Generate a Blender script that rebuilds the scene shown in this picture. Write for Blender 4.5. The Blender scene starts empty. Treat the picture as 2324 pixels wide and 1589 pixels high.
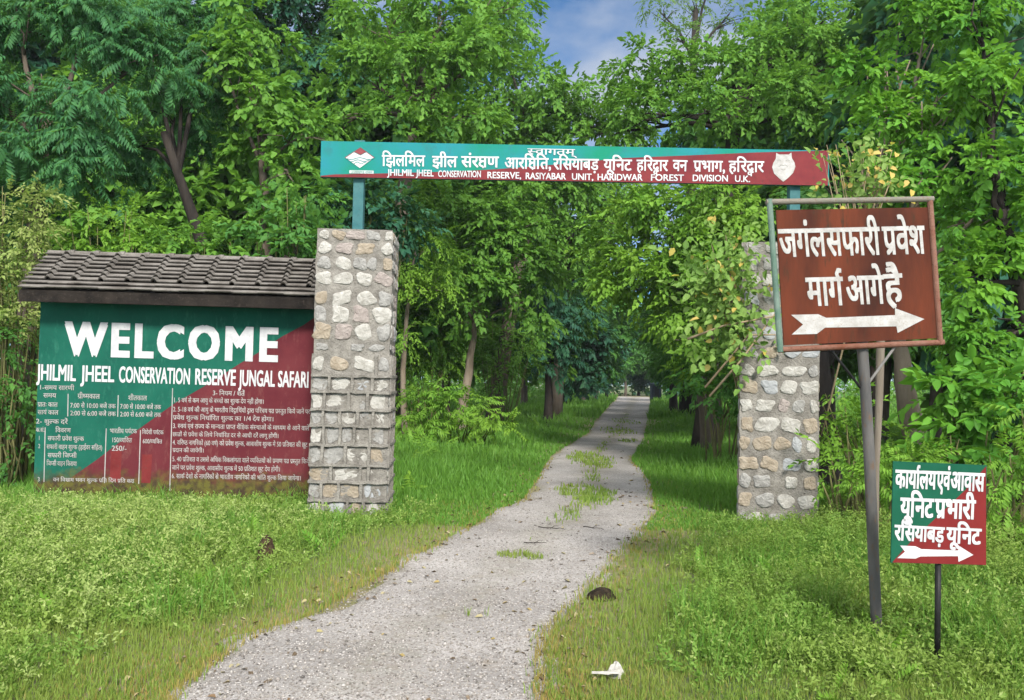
import bpy, bmesh, math, random
import numpy as np
from mathutils import Vector, Matrix
from math import radians, pi, sin, cos

C = bpy.context.scene.collection
SC = bpy.context.scene

# ------------------------------------------------------------------ camera
F, PW, PH = 2000.0, 2324.0, 1589.0          # focal length and frame in reference pixels
CAM = Vector((0, 0, 1.56))
ROT = Matrix.Rotation(pi / 2 + radians(2.05), 3, 'X') @ Matrix.Rotation(radians(1.2), 3, 'Z')
cd = bpy.data.cameras.new('camera')
cd.sensor_fit = 'HORIZONTAL'
cd.sensor_width = 36
cd.lens = F / PW * 36
cd.clip_start = 0.05
cd.clip_end = 3000
co = bpy.data.objects.new('camera', cd)
C.objects.link(co)
co.matrix_world = Matrix.Translation(CAM) @ ROT.to_4x4()
SC.camera = co

# ------------------------------------------------------------------ sky, sun, exposure
SUN_EL, SUN_AZ = radians(35), radians(166)   # azimuth clockwise from +Y (north)
w = bpy.data.worlds.new('World')
SC.world = w
w.use_nodes = True
nt = w.node_tree
nt.nodes.clear()
wo = nt.nodes.new('ShaderNodeOutputWorld')
bg = nt.nodes.new('ShaderNodeBackground')
bg.inputs['Strength'].default_value = 0.145
sky = nt.nodes.new('ShaderNodeTexSky')
sky.sky_type = 'NISHITA'
sky.sun_disc = False
sky.sun_elevation = SUN_EL
sky.sun_rotation = SUN_AZ
sky.air_density = 1.0
sky.altitude = 3500
sky.dust_density = 0.6
sky.ozone_density = 2.0
tc = nt.nodes.new('ShaderNodeTexCoord')
no = nt.nodes.new('ShaderNodeTexNoise')
no.inputs['Scale'].default_value = 4.5
no.inputs['Detail'].default_value = 6
no.inputs['Roughness'].default_value = 0.5
mp = nt.nodes.new('ShaderNodeMapping')
mp.inputs['Location'].default_value = (-2.096, 0.809, 2.208)
mp.inputs['Scale'].default_value = (1, 1, 1.9)
rp = nt.nodes.new('ShaderNodeValToRGB')
rp.color_ramp.elements[0].position = 0.40
rp.color_ramp.elements[1].position = 0.58
mx = nt.nodes.new('ShaderNodeMixRGB')
dv = nt.nodes.new('ShaderNodeVectorMath')
dv.operation = 'DOT_PRODUCT'
dv.inputs[1].default_value = (0, 0.9, 0.43)
cr = nt.nodes.new('ShaderNodeValToRGB')
cr.color_ramp.elements[0].position = 0.25
cr.color_ramp.elements[0].color = (1, 1, 1, 1)
cr.color_ramp.elements[1].position = 0.85
cr.color_ramp.elements[1].color = (0.14, 0.16, 0.195, 1)
cm = nt.nodes.new('ShaderNodeMixRGB')
cm.blend_type = 'MULTIPLY'
cm.inputs['Fac'].default_value = 1
cm.inputs['Color2'].default_value = (9.0, 9.0, 9.0, 1)
nt.links.new(tc.outputs['Generated'], dv.inputs[0])
nt.links.new(dv.outputs['Value'], cr.inputs['Fac'])
nt.links.new(cr.outputs['Color'], cm.inputs['Color1'])
nt.links.new(cm.outputs['Color'], mx.inputs['Color2'])
nt.links.new(tc.outputs['Generated'], mp.inputs['Vector'])
nt.links.new(mp.outputs['Vector'], no.inputs['Vector'])
nt.links.new(no.outputs['Fac'], rp.inputs['Fac'])
nt.links.new(rp.outputs['Color'], mx.inputs['Fac'])
deep = nt.nodes.new('ShaderNodeMixRGB')          # clear, rain-washed air
deep.blend_type = 'MULTIPLY'
deep.inputs['Fac'].default_value = 1
deep.inputs['Color2'].default_value = (0.19, 0.31, 0.37, 1)
nt.links.new(sky.outputs['Color'], deep.inputs['Color1'])
nt.links.new(deep.outputs['Color'], mx.inputs['Color1'])
nt.links.new(mx.outputs['Color'], bg.inputs['Color'])
nt.links.new(bg.outputs['Background'], wo.inputs['Surface'])

sl = bpy.data.lights.new('sun', 'SUN')
sl.energy = 2.7
sl.angle = radians(12)
sl.color = (1.0, 0.95, 0.87)
so = bpy.data.objects.new('sun', sl)
C.objects.link(so)
so.location = (-5, -8, 20)
sd = Vector((sin(SUN_AZ) * cos(SUN_EL), cos(SUN_AZ) * cos(SUN_EL), sin(SUN_EL)))
so.rotation_euler = sd.to_track_quat('Z', 'Y').to_euler()

SC.view_settings.view_transform = 'Standard'
SC.view_settings.look = 'None'
SC.view_settings.gamma = 1
SC.view_settings.use_curve_mapping = False
SC.view_settings.exposure = 1.5
SC.render.engine = 'CYCLES'
SC.cycles.max_bounces = 9
SC.cycles.diffuse_bounces = 7
SC.cycles.glossy_bounces = 2
SC.cycles.transmission_bounces = 6
SC.cycles.transparent_max_bounces = 4
SC.cycles.caustics_reflective = False
SC.cycles.caustics_refractive = False


# ------------------------------------------------------------------ geometry helpers
def ray(px, py):
    return ROT @ Vector(((px - PW / 2) / F, -(py - PH / 2) / F, -1.0))


def at(px, py, Y):
    d = ray(px, py)
    return CAM + d * (Y / d.y)


def at_plane(px, py, p, n):
    d = ray(px, py)
    return CAM + d * ((p - CAM).dot(n) / d.dot(n))


def ground(px, py, z=0.0):
    d = ray(px, py)
    return CAM + d * ((z - CAM.z) / d.z)


def tag(o, label=None, cat=None, group=None, kind=None):
    if label: o['label'] = label
    if cat: o['category'] = cat
    if group: o['group'] = group
    if kind: o['kind'] = kind
    return o


def thing(name, label, cat, loc, group=None):
    o = bpy.data.objects.new(name, None)
    C.objects.link(o)
    o.empty_display_size = 0.2
    o.location = loc
    return tag(o, label, cat, group)


class MB:
    """collects verts / faces / material slots for one mesh object"""
    def __init__(s):
        s.v, s.f, s.m = [], [], []

    def add(s, vs, fs, mi=0):
        b = len(s.v)
        s.v += [tuple(p) for p in vs]
        s.f += [tuple(i + b for i in f) for f in fs]
        s.m += [mi] * len(fs)

    def quad(s, a, b, c, d, mi=0):
        s.add([a, b, c, d], [(0, 1, 2, 3)], mi)

    def box(s, lo, hi, mi=0, M=None, bev=0.0):
        x0, y0, z0 = lo
        x1, y1, z1 = hi
        vs = [(x0, y0, z0), (x1, y0, z0), (x1, y1, z0), (x0, y1, z0), (x0, y0, z1), (x1, y0, z1), (x1, y1, z1), (x0, y1, z1)]
        if M is not None: vs = [M @ Vector(p) for p in vs]
        s.add(vs, [(3, 2, 1, 0), (4, 5, 6, 7), (0, 1, 5, 4), (1, 2, 6, 5), (2, 3, 7, 6), (3, 0, 4, 7)], mi)

    def tube(s, pts, rad, n=8, mi=0, cap=True, wob=0.0, rng=None):
        pts = [Vector(p) for p in pts]
        if not isinstance(rad, (list, tuple)): rad = [rad] * len(pts)
        b = len(s.v)
        up = Vector((0, 0, 1))
        for i, p in enumerate(pts):
            t = (pts[min(i + 1, len(pts) - 1)] - pts[max(i - 1, 0)]).normalized()
            a = t.cross(Vector((0.13, 1, 0.05)))
            if a.length < 1e-3: a = t.cross(Vector((1, 0, 0)))
            a.normalize()
            c = t.cross(a)
            for k in range(n):
                th = 2 * pi * k / n
                r = rad[i] * (1 + (rng.uniform(-wob, wob) if rng else 0))
                s.v.append(tuple(p + (a * cos(th) + c * sin(th)) * r))
        for i in range(len(pts) - 1):
            for k in range(n):
                k2 = (k + 1) % n
                s.f.append((b + i * n + k, b + (i + 1) * n + k, b + (i + 1) * n + k2, b + i * n + k2))
                s.m.append(mi)
        if cap:
            s.f.append(tuple(b + k for k in range(n)))
            s.f.append(tuple(b + (len(pts) - 1) * n + k for k in reversed(range(n))))
            s.m += [mi, mi]

    def build(s, name, mats, parent=None, smooth=False, bevel=0.0):
        off = parent.location if parent else Vector((0, 0, 0))
        if parent and parent.parent: off = off + parent.parent.location
        me = bpy.data.meshes.new(name)
        me.from_pydata([(p[0] - off[0], p[1] - off[1], p[2] - off[2]) for p in s.v], [], s.f)
        if not isinstance(mats, (list, tuple)): mats = [mats]
        for m in mats: me.materials.append(m)
        me.polygons.foreach_set('material_index', s.m)
        if smooth: me.polygons.foreach_set('use_smooth', [True] * len(s.f))
        me.update()
        o = bpy.data.objects.new(name, me)
        C.objects.link(o)
        if parent: o.parent = parent
        if bevel:
            md = o.modifiers.new('bevel', 'BEVEL')
            md.width = bevel
            md.segments = 2
            md.limit_method = 'ANGLE'
        return o


def np_mesh(name, V, counts_faces, mats, parent=None, mat_idx=None, smooth=False):
    """V (n,3) array, counts_faces (m,k) array of equal sized faces"""
    off = parent.location if parent else (0, 0, 0)
    V = V - np.array(off)[None, :]
    me = bpy.data.meshes.new(name)
    nf, k = counts_faces.shape
    me.vertices.add(len(V))
    me.vertices.foreach_set('co', V.astype(np.float32).ravel())
    me.loops.add(nf * k)
    me.loops.foreach_set('vertex_index', counts_faces.astype(np.int32).ravel())
    me.polygons.add(nf)
    me.polygons.foreach_set('loop_start', np.arange(0, nf * k, k, dtype=np.int32))
    if not isinstance(mats, (list, tuple)): mats = [mats]
    for m in mats: me.materials.append(m)
    if mat_idx is not None: me.polygons.foreach_set('material_index', mat_idx.astype(np.int32))
    if smooth: me.polygons.foreach_set('use_smooth', np.ones(nf, dtype=bool))
    me.update(calc_edges=True)
    o = bpy.data.objects.new(name, me)
    C.objects.link(o)
    if parent: o.parent = parent
    return o


# ------------------------------------------------------------------ materials
def new_mat(name):
    m = bpy.data.materials.new(name)
    m.use_nodes = True
    t = m.node_tree
    t.nodes.clear()
    out = t.nodes.new('ShaderNodeOutputMaterial')
    return m, t, out


def nd(t, typ, **kw):
    n = t.nodes.new(typ)
    for k, v in kw.items():
        if k in n.inputs: n.inputs[k].default_value = v
        else: setattr(n, k, v)
    return n


def c4(c): return (c[0], c[1], c[2], 1)


def mixc(t, fac, a, b, mode='MIX'):
    n = t.nodes.new('ShaderNodeMixRGB')
    n.blend_type = mode
    for s, v in (('Fac', fac), ('Color1', a), ('Color2', b)):
        if hasattr(v, 'node'): t.links.new(v, n.inputs[s])
        elif isinstance(v, (tuple, list)): n.inputs[s].default_value = c4(v)
        else: n.inputs[s].default_value = v
    return n.outputs['Color']


def noise(t, scale, detail=4, rough=0.55, stretch=None, coord='Object', dist=0.0):
    tcn = t.nodes.new('ShaderNodeTexCoord')
    n = nd(t, 'ShaderNodeTexNoise', Scale=scale, Detail=detail, Roughness=rough, Distortion=dist)
    if stretch:
        m = nd(t, 'ShaderNodeMapping')
        m.inputs['Scale'].default_value = stretch
        t.links.new(tcn.outputs[coord], m.inputs['Vector'])
        t.links.new(m.outputs['Vector'], n.inputs['Vector'])
    else:
        t.links.new(tcn.outputs[coord], n.inputs['Vector'])
    return n.outputs['Fac']


def ramp(t, src, p0, p1, c0=(0, 0, 0), c1=(1, 1, 1)):
    r = t.nodes.new('ShaderNodeValToRGB')
    r.color_ramp.elements[0].position = p0
    r.color_ramp.elements[1].position = p1
    r.color_ramp.elements[0].color = c4(c0)
    r.color_ramp.elements[1].color = c4(c1)
    t.links.new(src, r.inputs['Fac'])
    return r.outputs['Color']


def leaf_mat(name, lo, hi, tint, trans=0.46, nscale=0.9, spec=0.18):
    m, t, out = new_mat(name)
    g = t.nodes.new('ShaderNodeNewGeometry')
    base = mixc(t, g.outputs['Random Per Island'], lo, hi)
    n = ramp(t, noise(t, nscale, 3), 0.35, 0.65)
    col = mixc(t, n, base, mixc(t, 0.6, base, tint))
    p = nd(t, 'ShaderNodeBsdfPrincipled', Roughness=0.55)
    p.inputs['Specular IOR Level'].default_value = spec
    t.links.new(col, p.inputs['Base Color'])
    tr = t.nodes.new('ShaderNodeBsdfTranslucent')
    t.links.new(mixc(t, 0.5, col, (0.15, 0.30, 0.02)), tr.inputs['Color'])
    mxs = t.nodes.new('ShaderNodeMixShader')
    mxs.inputs[0].default_value = trans
    t.links.new(p.outputs[0], mxs.inputs[1])
    t.links.new(tr.outputs[0], mxs.inputs[2])
    t.links.new(mxs.outputs[0], out.inputs['Surface'])
    return m


K = 0.45          # paints and stone are a little darker than their first estimates


def solid_mat(name, a, b, scale=6, rough=0.7, bump=0.0, bscale=40, stretch=None, spec=0.12, fine=None, metal=0.0, p=(0.35, 0.65)):
    """two colours mixed by noise, optional third as fine specks, bump"""
    m, t, out = new_mat(name)
    a, b = [[q * K for q in c] for c in (a, b)]
    fine = [q * K for q in fine] if fine else None
    col = mixc(t, ramp(t, noise(t, scale, 5, 0.6, stretch), p[0], p[1]), a, b)
    if fine:
        col = mixc(t, ramp(t, noise(t, scale * 6, 4, 0.7, stretch), 0.56, 0.7), col, fine)
    pr = nd(t, 'ShaderNodeBsdfPrincipled', Roughness=rough, Metallic=metal)
    pr.inputs['Specular IOR Level'].default_value = spec
    t.links.new(col, pr.inputs['Base Color'])
    if bump:
        bn = nd(t, 'ShaderNodeBump', Strength=bump, Distance=0.02)
        t.links.new(noise(t, bscale, 6, 0.65, stretch), bn.inputs['Height'])
        t.links.new(bn.outputs['Normal'], pr.inputs['Normal'])
    t.links.new(pr.outputs[0], out.inputs['Surface'])
    return m


def island_mat(name, cols, rough=0.75, bump=0.3, bscale=50, vein=None):
    """colour chosen per mesh island from a list, e.g. stones"""
    m, t, out = new_mat(name)
    g = t.nodes.new('ShaderNodeNewGeometry')
    r = t.nodes.new('ShaderNodeValToRGB')
    r.color_ramp.interpolation = 'CONSTANT'
    for i, c in enumerate(cols):
        e = r.color_ramp.elements[i] if i < 2 else r.color_ramp.elements.new(i / len(cols))
        e.position = i / len(cols)
        e.color = c4(c)
    t.links.new(g.outputs['Random Per Island'], r.inputs['Fac'])
    col = r.outputs['Color']
    col = mixc(t, ramp(t, noise(t, 14, 5, 0.65), 0.45, 0.75), col, vein or (0.2, 0.18, 0.15))
    pr = nd(t, 'ShaderNodeBsdfPrincipled', Roughness=rough)
    t.links.new(col, pr.inputs['Base Color'])
    if bump:
        bn = nd(t, 'ShaderNodeBump', Strength=bump, Distance=0.015)
        t.links.new(noise(t, bscale, 6, 0.65), bn.inputs['Height'])
        t.links.new(bn.outputs['Normal'], pr.inputs['Normal'])
    t.links.new(pr.outputs[0], out.inputs['Surface'])
    return m


M = {}
# foliage
M['pinnate'] = leaf_mat('pinnate_leaf', (0.022, 0.10, 0.034), (0.07, 0.21, 0.06), (0.04, 0.14, 0.06))
M['broad'] = leaf_mat('broad_leaf', (0.055, 0.165, 0.022), (0.145, 0.30, 0.045), (0.115, 0.26, 0.035))
M['bright'] = leaf_mat('bright_leaf', (0.08, 0.21, 0.02), (0.175, 0.34, 0.045), (0.18, 0.31, 0.03))
M['olive'] = leaf_mat('olive_leaf', (0.06, 0.14, 0.03), (0.14, 0.235, 0.055), (0.14, 0.22, 0.06))
M['dark'] = leaf_mat('dark_leaf', (0.015, 0.072, 0.036), (0.042, 0.135, 0.06), (0.02, 0.08, 0.065), trans=0.3)
M['mid'] = leaf_mat('mid_leaf', (0.042, 0.14, 0.026), (0.10, 0.25, 0.045), (0.065, 0.19, 0.05))
M['yellow'] = leaf_mat('yellow_green_leaf', (0.15, 0.25, 0.05), (0.29, 0.38, 0.12), (0.30, 0.30, 0.10))
M['bigleaf'] = leaf_mat('large_leaf', (0.038, 0.155, 0.018), (0.10, 0.285, 0.032), (0.17, 0.35, 0.03), nscale=0.7)
M['vine'] = leaf_mat('vine_leaf', (0.09, 0.20, 0.035), (0.20, 0.33, 0.08), (0.22, 0.32, 0.08))
M['yellowed'] = leaf_mat('yellowed_leaf', (0.45, 0.38, 0.06), (0.6, 0.52, 0.16), (0.5, 0.3, 0.1))
M['weed'] = leaf_mat('weed_leaf', (0.085, 0.19, 0.025), (0.19, 0.31, 0.06), (0.25, 0.32, 0.07), nscale=1.6)
M['weed_tip'] = leaf_mat('weed_flower', (0.25, 0.36, 0.09), (0.38, 0.45, 0.17), (0.30, 0.38, 0.10))
M['grass'] = leaf_mat('grass_blade', (0.10, 0.19, 0.025), (0.20, 0.29, 0.055), (0.25, 0.28, 0.07), nscale=1.2)
M['meadow'] = leaf_mat('meadow_blade', (0.07, 0.185, 0.022), (0.145, 0.29, 0.045), (0.10, 0.24, 0.035), nscale=0.5)
M['drygrass'] = leaf_mat('dry_grass_blade', (0.17, 0.19, 0.035), (0.34, 0.27, 0.09), (0.38, 0.24, 0.09), nscale=1.8)
# wood, stone, metal, paint
M['bark'] = solid_mat('grey_bark', (0.13, 0.10, 0.075), (0.24, 0.20, 0.16), 5, 0.9, 0.8, 30, (1, 1, 0.25))
M['bark_pale'] = solid_mat('pale_bark', (0.28, 0.22, 0.16), (0.42, 0.35, 0.27), 5, 0.9, 0.6, 30, (1, 1, 0.3))
M['bark_dark'] = solid_mat('dark_bark', (0.035, 0.03, 0.028), (0.08, 0.065, 0.055), 5, 0.9, 0.8, 30, (1, 1, 0.25))
M['stem'] = solid_mat('dry_stem', (0.38, 0.29, 0.17), (0.5, 0.4, 0.26), 5, 0.8)
M['greenstem'] = solid_mat('green_stem', (0.16, 0.17, 0.06), (0.25, 0.24, 0.1), 5, 0.8)
M['mortar'] = solid_mat('mortar', (0.27, 0.25, 0.22), (0.50, 0.47, 0.42), 7, 0.95, 1.0, 45, fine=(0.17, 0.155, 0.135))
M['stone_white'] = solid_mat('white_stone', (0.50, 0.48, 0.43), (0.76, 0.74, 0.69), 12, 0.8, 0.5, 40, fine=(0.42, 0.385, 0.33))
M['stone_tan'] = solid_mat('tan_stone', (0.42, 0.35, 0.26), (0.60, 0.52, 0.41), 12, 0.8, 0.7, 40, fine=(0.40, 0.28, 0.18))
M['stone_grey'] = solid_mat('grey_stone', (0.36, 0.35, 0.33), (0.56, 0.55, 0.52), 12, 0.85, 0.5, 40, fine=(0.26, 0.25, 0.235))
M['stone_pink'] = solid_mat('pinkish_stone', (0.42, 0.36, 0.33), (0.58, 0.51, 0.47), 12, 0.8, 0.7, 40, fine=(0.36, 0.30, 0.27))
M['stone_blue'] = solid_mat('bluish_stone', (0.45, 0.47, 0.49), (0.62, 0.64, 0.65), 12, 0.8, 0.4, 40, fine=(0.36, 0.37, 0.38))
M['tile'] = solid_mat('roof_tile', (0.18, 0.16, 0.14), (0.40, 0.37, 0.335), 4, 0.85, 0.4, 60, fine=(0.09, 0.075, 0.06))
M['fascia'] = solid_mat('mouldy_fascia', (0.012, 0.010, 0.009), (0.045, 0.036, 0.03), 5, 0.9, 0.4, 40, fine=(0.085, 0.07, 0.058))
M['white'] = solid_mat('white_paint', (0.74, 0.75, 0.78), (0.98, 0.99, 1.0), 9, 0.6, fine=(0.66, 0.66, 0.67))
M['offwhite'] = solid_mat('worn_white_paint', (0.55, 0.53, 0.50), (0.76, 0.75, 0.73), 18, 0.65, fine=(0.5, 0.42, 0.36))
M['smallwhite'] = solid_mat('faded_white_paint', (0.50, 0.48, 0.46), (0.68, 0.66, 0.64), 9, 0.65)
M['teal'] = solid_mat('teal_paint', (0.012, 0.33, 0.20), (0.03, 0.33, 0.40), 0.9, 0.75, fine=(0.04, 0.27, 0.29), p=(0.38, 0.6))
M['maroon'] = solid_mat('maroon_paint', (0.22, 0.032, 0.045), (0.30, 0.05, 0.055), 4, 0.75, fine=(0.19, 0.05, 0.045))
M['post_teal'] = solid_mat('faded_teal_steel', (0.05, 0.20, 0.22), (0.10, 0.27, 0.28), 8, 0.6, fine=(0.06, 0.15, 0.15))
M['brown'] = solid_mat('brown_paint', (0.065, 0.018, 0.010), (0.20, 0.046, 0.018), 2.8, 0.75, 0.1, 60, stretch=(1, 1, 0.22), fine=(0.065, 0.036, 0.018), p=(0.40, 0.62))
M['rust'] = solid_mat('rusty_pipe', (0.26, 0.10, 0.06), (0.36, 0.19, 0.14), 9, 0.75, 0.4, 90, fine=(0.16, 0.07, 0.04))
M['pipe_green'] = solid_mat('faded_green_pipe', (0.13, 0.24, 0.18), (0.24, 0.34, 0.28), 10, 0.6, fine=(0.3, 0.35, 0.3))
M['pipe_top'] = solid_mat('weathered_pipe', (0.25, 0.25, 0.20), (0.36, 0.31, 0.26), 10, 0.7, 0.3, 80, fine=(0.3, 0.16, 0.1))
M['pole'] = solid_mat('grey_steel_pole', (0.10, 0.10, 0.10), (0.21, 0.20, 0.19), 6, 0.5, 0.15, 60, stretch=(1, 1, 0.3), fine=(0.19, 0.13, 0.09))
M['black'] = solid_mat('black_paint', (0.012, 0.012, 0.013), (0.03, 0.03, 0.03), 10, 0.45)
M['brace_pale'] = solid_mat('bare_steel', (0.30, 0.29, 0.27), (0.42, 0.40, 0.38), 10, 0.6)
M['wood_grey'] = solid_mat('weathered_wood', (0.24, 0.20, 0.155), (0.36, 0.31, 0.25), 7, 0.85, 0.4, 50, (1, 1, 0.15))
M['sgreen'] = solid_mat('green_paint', (0.008, 0.12, 0.065), (0.012, 0.15, 0.085), 6, 0.75)
M['sred'] = solid_mat('red_paint', (0.24, 0.022, 0.022), (0.29, 0.03, 0.03), 6, 0.75)
M['dung'] = solid_mat('dark_dry_clod', (0.025, 0.018, 0.012), (0.075, 0.055, 0.035), 25, 0.95, 0.9, 60)
M['stumpwood'] = solid_mat('rotten_wood', (0.07, 0.045, 0.025), (0.16, 0.11, 0.065), 14, 0.95, 0.9, 60)
M['paper'] = solid_mat('dirty_paper', (0.55, 0.52, 0.46), (0.75, 0.73, 0.68), 12, 0.8, 0.2, 30)
M['hut'] = solid_mat('blue_grey_sheet', (0.03, 0.045, 0.065), (0.055, 0.07, 0.09), 3, 0.6)
M['emblem_red'] = solid_mat('emblem_red', (0.30, 0.06, 0.08), (0.36, 0.09, 0.1), 10, 0.6)


def ground_mat():
    m, t, out = new_mat('grassy_soil')
    a = mixc(t, ramp(t, noise(t, 1.3, 6, 0.6), 0.35, 0.65), (0.055, 0.095, 0.022), (0.10, 0.12, 0.035))
    a = mixc(t, ramp(t, noise(t, 22, 5, 0.7), 0.5, 0.7), a, (0.10, 0.08, 0.045))
    at_ = t.nodes.new('ShaderNodeAttribute')
    at_.attribute_name = 'verge'
    a = mixc(t, at_.outputs['Fac'], a, mixc(t, ramp(t, noise(t, 6, 5, 0.7), 0.4, 0.6), (0.20, 0.165, 0.09), (0.14, 0.14, 0.05)))
    pr = nd(t, 'ShaderNodeBsdfPrincipled', Roughness=0.95)
    t.links.new(a, pr.inputs['Base Color'])
    bn = nd(t, 'ShaderNodeBump', Strength=0.8, Distance=0.05)
    t.links.new(noise(t, 18, 6, 0.7), bn.inputs['Height'])
    t.links.new(bn.outputs['Normal'], pr.inputs['Normal'])
    t.links.new(pr.outputs[0], out.inputs['Surface'])
    return m


def path_mat():
    m, t, out = new_mat('gravel')
    tcn = t.nodes.new('ShaderNodeTexCoord')
    a = mixc(t, ramp(t, noise(t, 0.9, 5, 0.6), 0.35, 0.65), (0.175, 0.162, 0.15), (0.30, 0.282, 0.265))
    v = nd(t, 'ShaderNodeTexVoronoi', Scale=85)
    t.links.new(tcn.outputs['Object'], v.inputs['Vector'])
    cell = mixc(t, 0.5, v.outputs['Color'], v.outputs['Color'])
    bw = t.nodes.new('ShaderNodeRGBToBW')
    t.links.new(cell, bw.inputs[0])
    a = mixc(t, ramp(t, bw.outputs[0], 0.22, 0.30, (1, 1, 1), (0, 0, 0)), a, (0.14, 0.125, 0.112))
    a = mixc(t, ramp(t, bw.outputs[0], 0.78, 0.84), a, (0.37, 0.35, 0.33))
    a = mixc(t, ramp(t, noise(t, 3.2, 6, 0.7), 0.58, 0.72), a, (0.20, 0.17, 0.135))
    a = mixc(t, ramp(t, noise(t, 130, 3, 0.7), 0.55, 0.7), a, (0.17, 0.155, 0.15))
    # soil and moss of the unworn strips: the middle and both edges, away from the wheel tracks
    at_ = t.nodes.new('ShaderNodeAttribute')
    at_.attribute_name = 'unworn'
    mu = t.nodes.new('ShaderNodeMath')
    mu.operation = 'MULTIPLY'
    t.links.new(at_.outputs['Fac'], mu.inputs[0])
    t.links.new(ramp(t, noise(t, 1.7, 6, 0.72), 0.36, 0.62), mu.inputs[1])
    a = mixc(t, mu.outputs[0], a, mixc(t, ramp(t, noise(t, 9, 4, 0.7), 0.4, 0.6), (0.15, 0.12, 0.085), (0.115, 0.115, 0.05)))
    pr = nd(t, 'ShaderNodeBsdfPrincipled', Roughness=0.95)
    t.links.new(a, pr.inputs['Base Color'])
    bn = nd(t, 'ShaderNodeBump', Strength=0.6, Distance=0.012)
    t.links.new(v.outputs['Distance'], bn.inputs['Height'])
    t.links.new(bn.outputs['Normal'], pr.inputs['Normal'])
    t.links.new(pr.outputs[0], out.inputs['Surface'])
    return m


M['ground'] = ground_mat()
M['path'] = path_mat()
M['gravel'] = island_mat('pebbles', [(0.06, 0.053, 0.048), (0.25, 0.23, 0.21), (0.13, 0.115, 0.10), (0.34, 0.32, 0.30), (0.19, 0.17, 0.155), (0.24, 0.22, 0.20)], bump=0)

M['fallen'] = island_mat('fallen_leaf', [(0.10, 0.06, 0.025), (0.19, 0.14, 0.04), (0.06, 0.04, 0.02), (0.22, 0.19, 0.08)], bump=0)

# ------------------------------------------------------------------ path outline and ground
LE = [(380, 1640), (415, 1575), (490, 1510), (560, 1462), (650, 1425), (750, 1388), (880, 1312), (1000, 1240), (1100, 1188), (1190, 1128), (1222, 1082), (1250, 1035), (1335, 982), (1362, 945), (1385, 918), (1398, 908), (1402, 899)]
RE = [(1235, 1640), (1212, 1575), (1215, 1510), (1222, 1455), (1285, 1375), (1370, 1292), (1440, 1212), (1492, 1152), (1478, 1095), (1434, 1045), (1460, 1000), (1472, 950), (1476, 922), (1478, 908), (1474, 899)]
le = np.array([(p.x, p.y) for p in (ground(*q) for q in LE)])
re = np.array([(p.x, p.y) for p in (ground(*q) for q in RE)])
# carry the path on beneath and behind the camera
le = np.vstack([[(-2.9, -6), (-2.6, 1.0)], le])
re = np.vstack([[(0.6, -6), (0.25, 1.0)], re])


def xl(y): return np.interp(y, le[:, 1], le[:, 0])
def xr(y): return np.interp(y, re[:, 1], re[:, 0])


def vnoise(x, y, seed=0):
    """smooth 2-d value noise, vectorised"""
    x = np.asarray(x, float)
    y = np.asarray(y, float)
    xi, yi = np.floor(x).astype(int), np.floor(y).astype(int)
    xf, yf = x - xi, y - yi

    def h(a, b):
        n = (a * 374761393 + b * 668265263 + seed * 974711) & 0x7fffffff
        n = (n ^ (n >> 13)) * 1274126177 & 0x7fffffff
        return ((n ^ (n >> 16)) & 0xffff) / 65535.0
    u, v = xf * xf * (3 - 2 * xf), yf * yf * (3 - 2 * yf)
    return (h(xi, yi) * (1 - u) + h(xi + 1, yi) * u) * (1 - v) + (h(xi, yi + 1) * (1 - u) + h(xi + 1, yi + 1) * u) * v


def fbm(x, y, seed=0, o=4):
    s, a = 0, 0.5
    for i in range(o):
        s = s + a * vnoise(np.asarray(x) * 2 ** i, np.asarray(y) * 2 ** i, seed + i)
        a *= 0.5
    return s


def edge_dist(x, y):
    """signed distance-like measure from the path edge, positive on the grass"""
    return np.maximum(xl(y) - x, x - xr(y)) - np.where(np.asarray(y) < 11, .09, 0)


def gz(x, y):
    d = np.clip((edge_dist(x, y) - 0.1) / 2.2, 0, 1)
    d = d * d * (3 - 2 * d)
    return d * (0.0 + 0.10 * (fbm(x * 0.35, y * 0.35, 7) - 0.35)) - 0.012 * (1 - np.clip(edge_dist(x, y) / 0.3, 0, 1))


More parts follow.
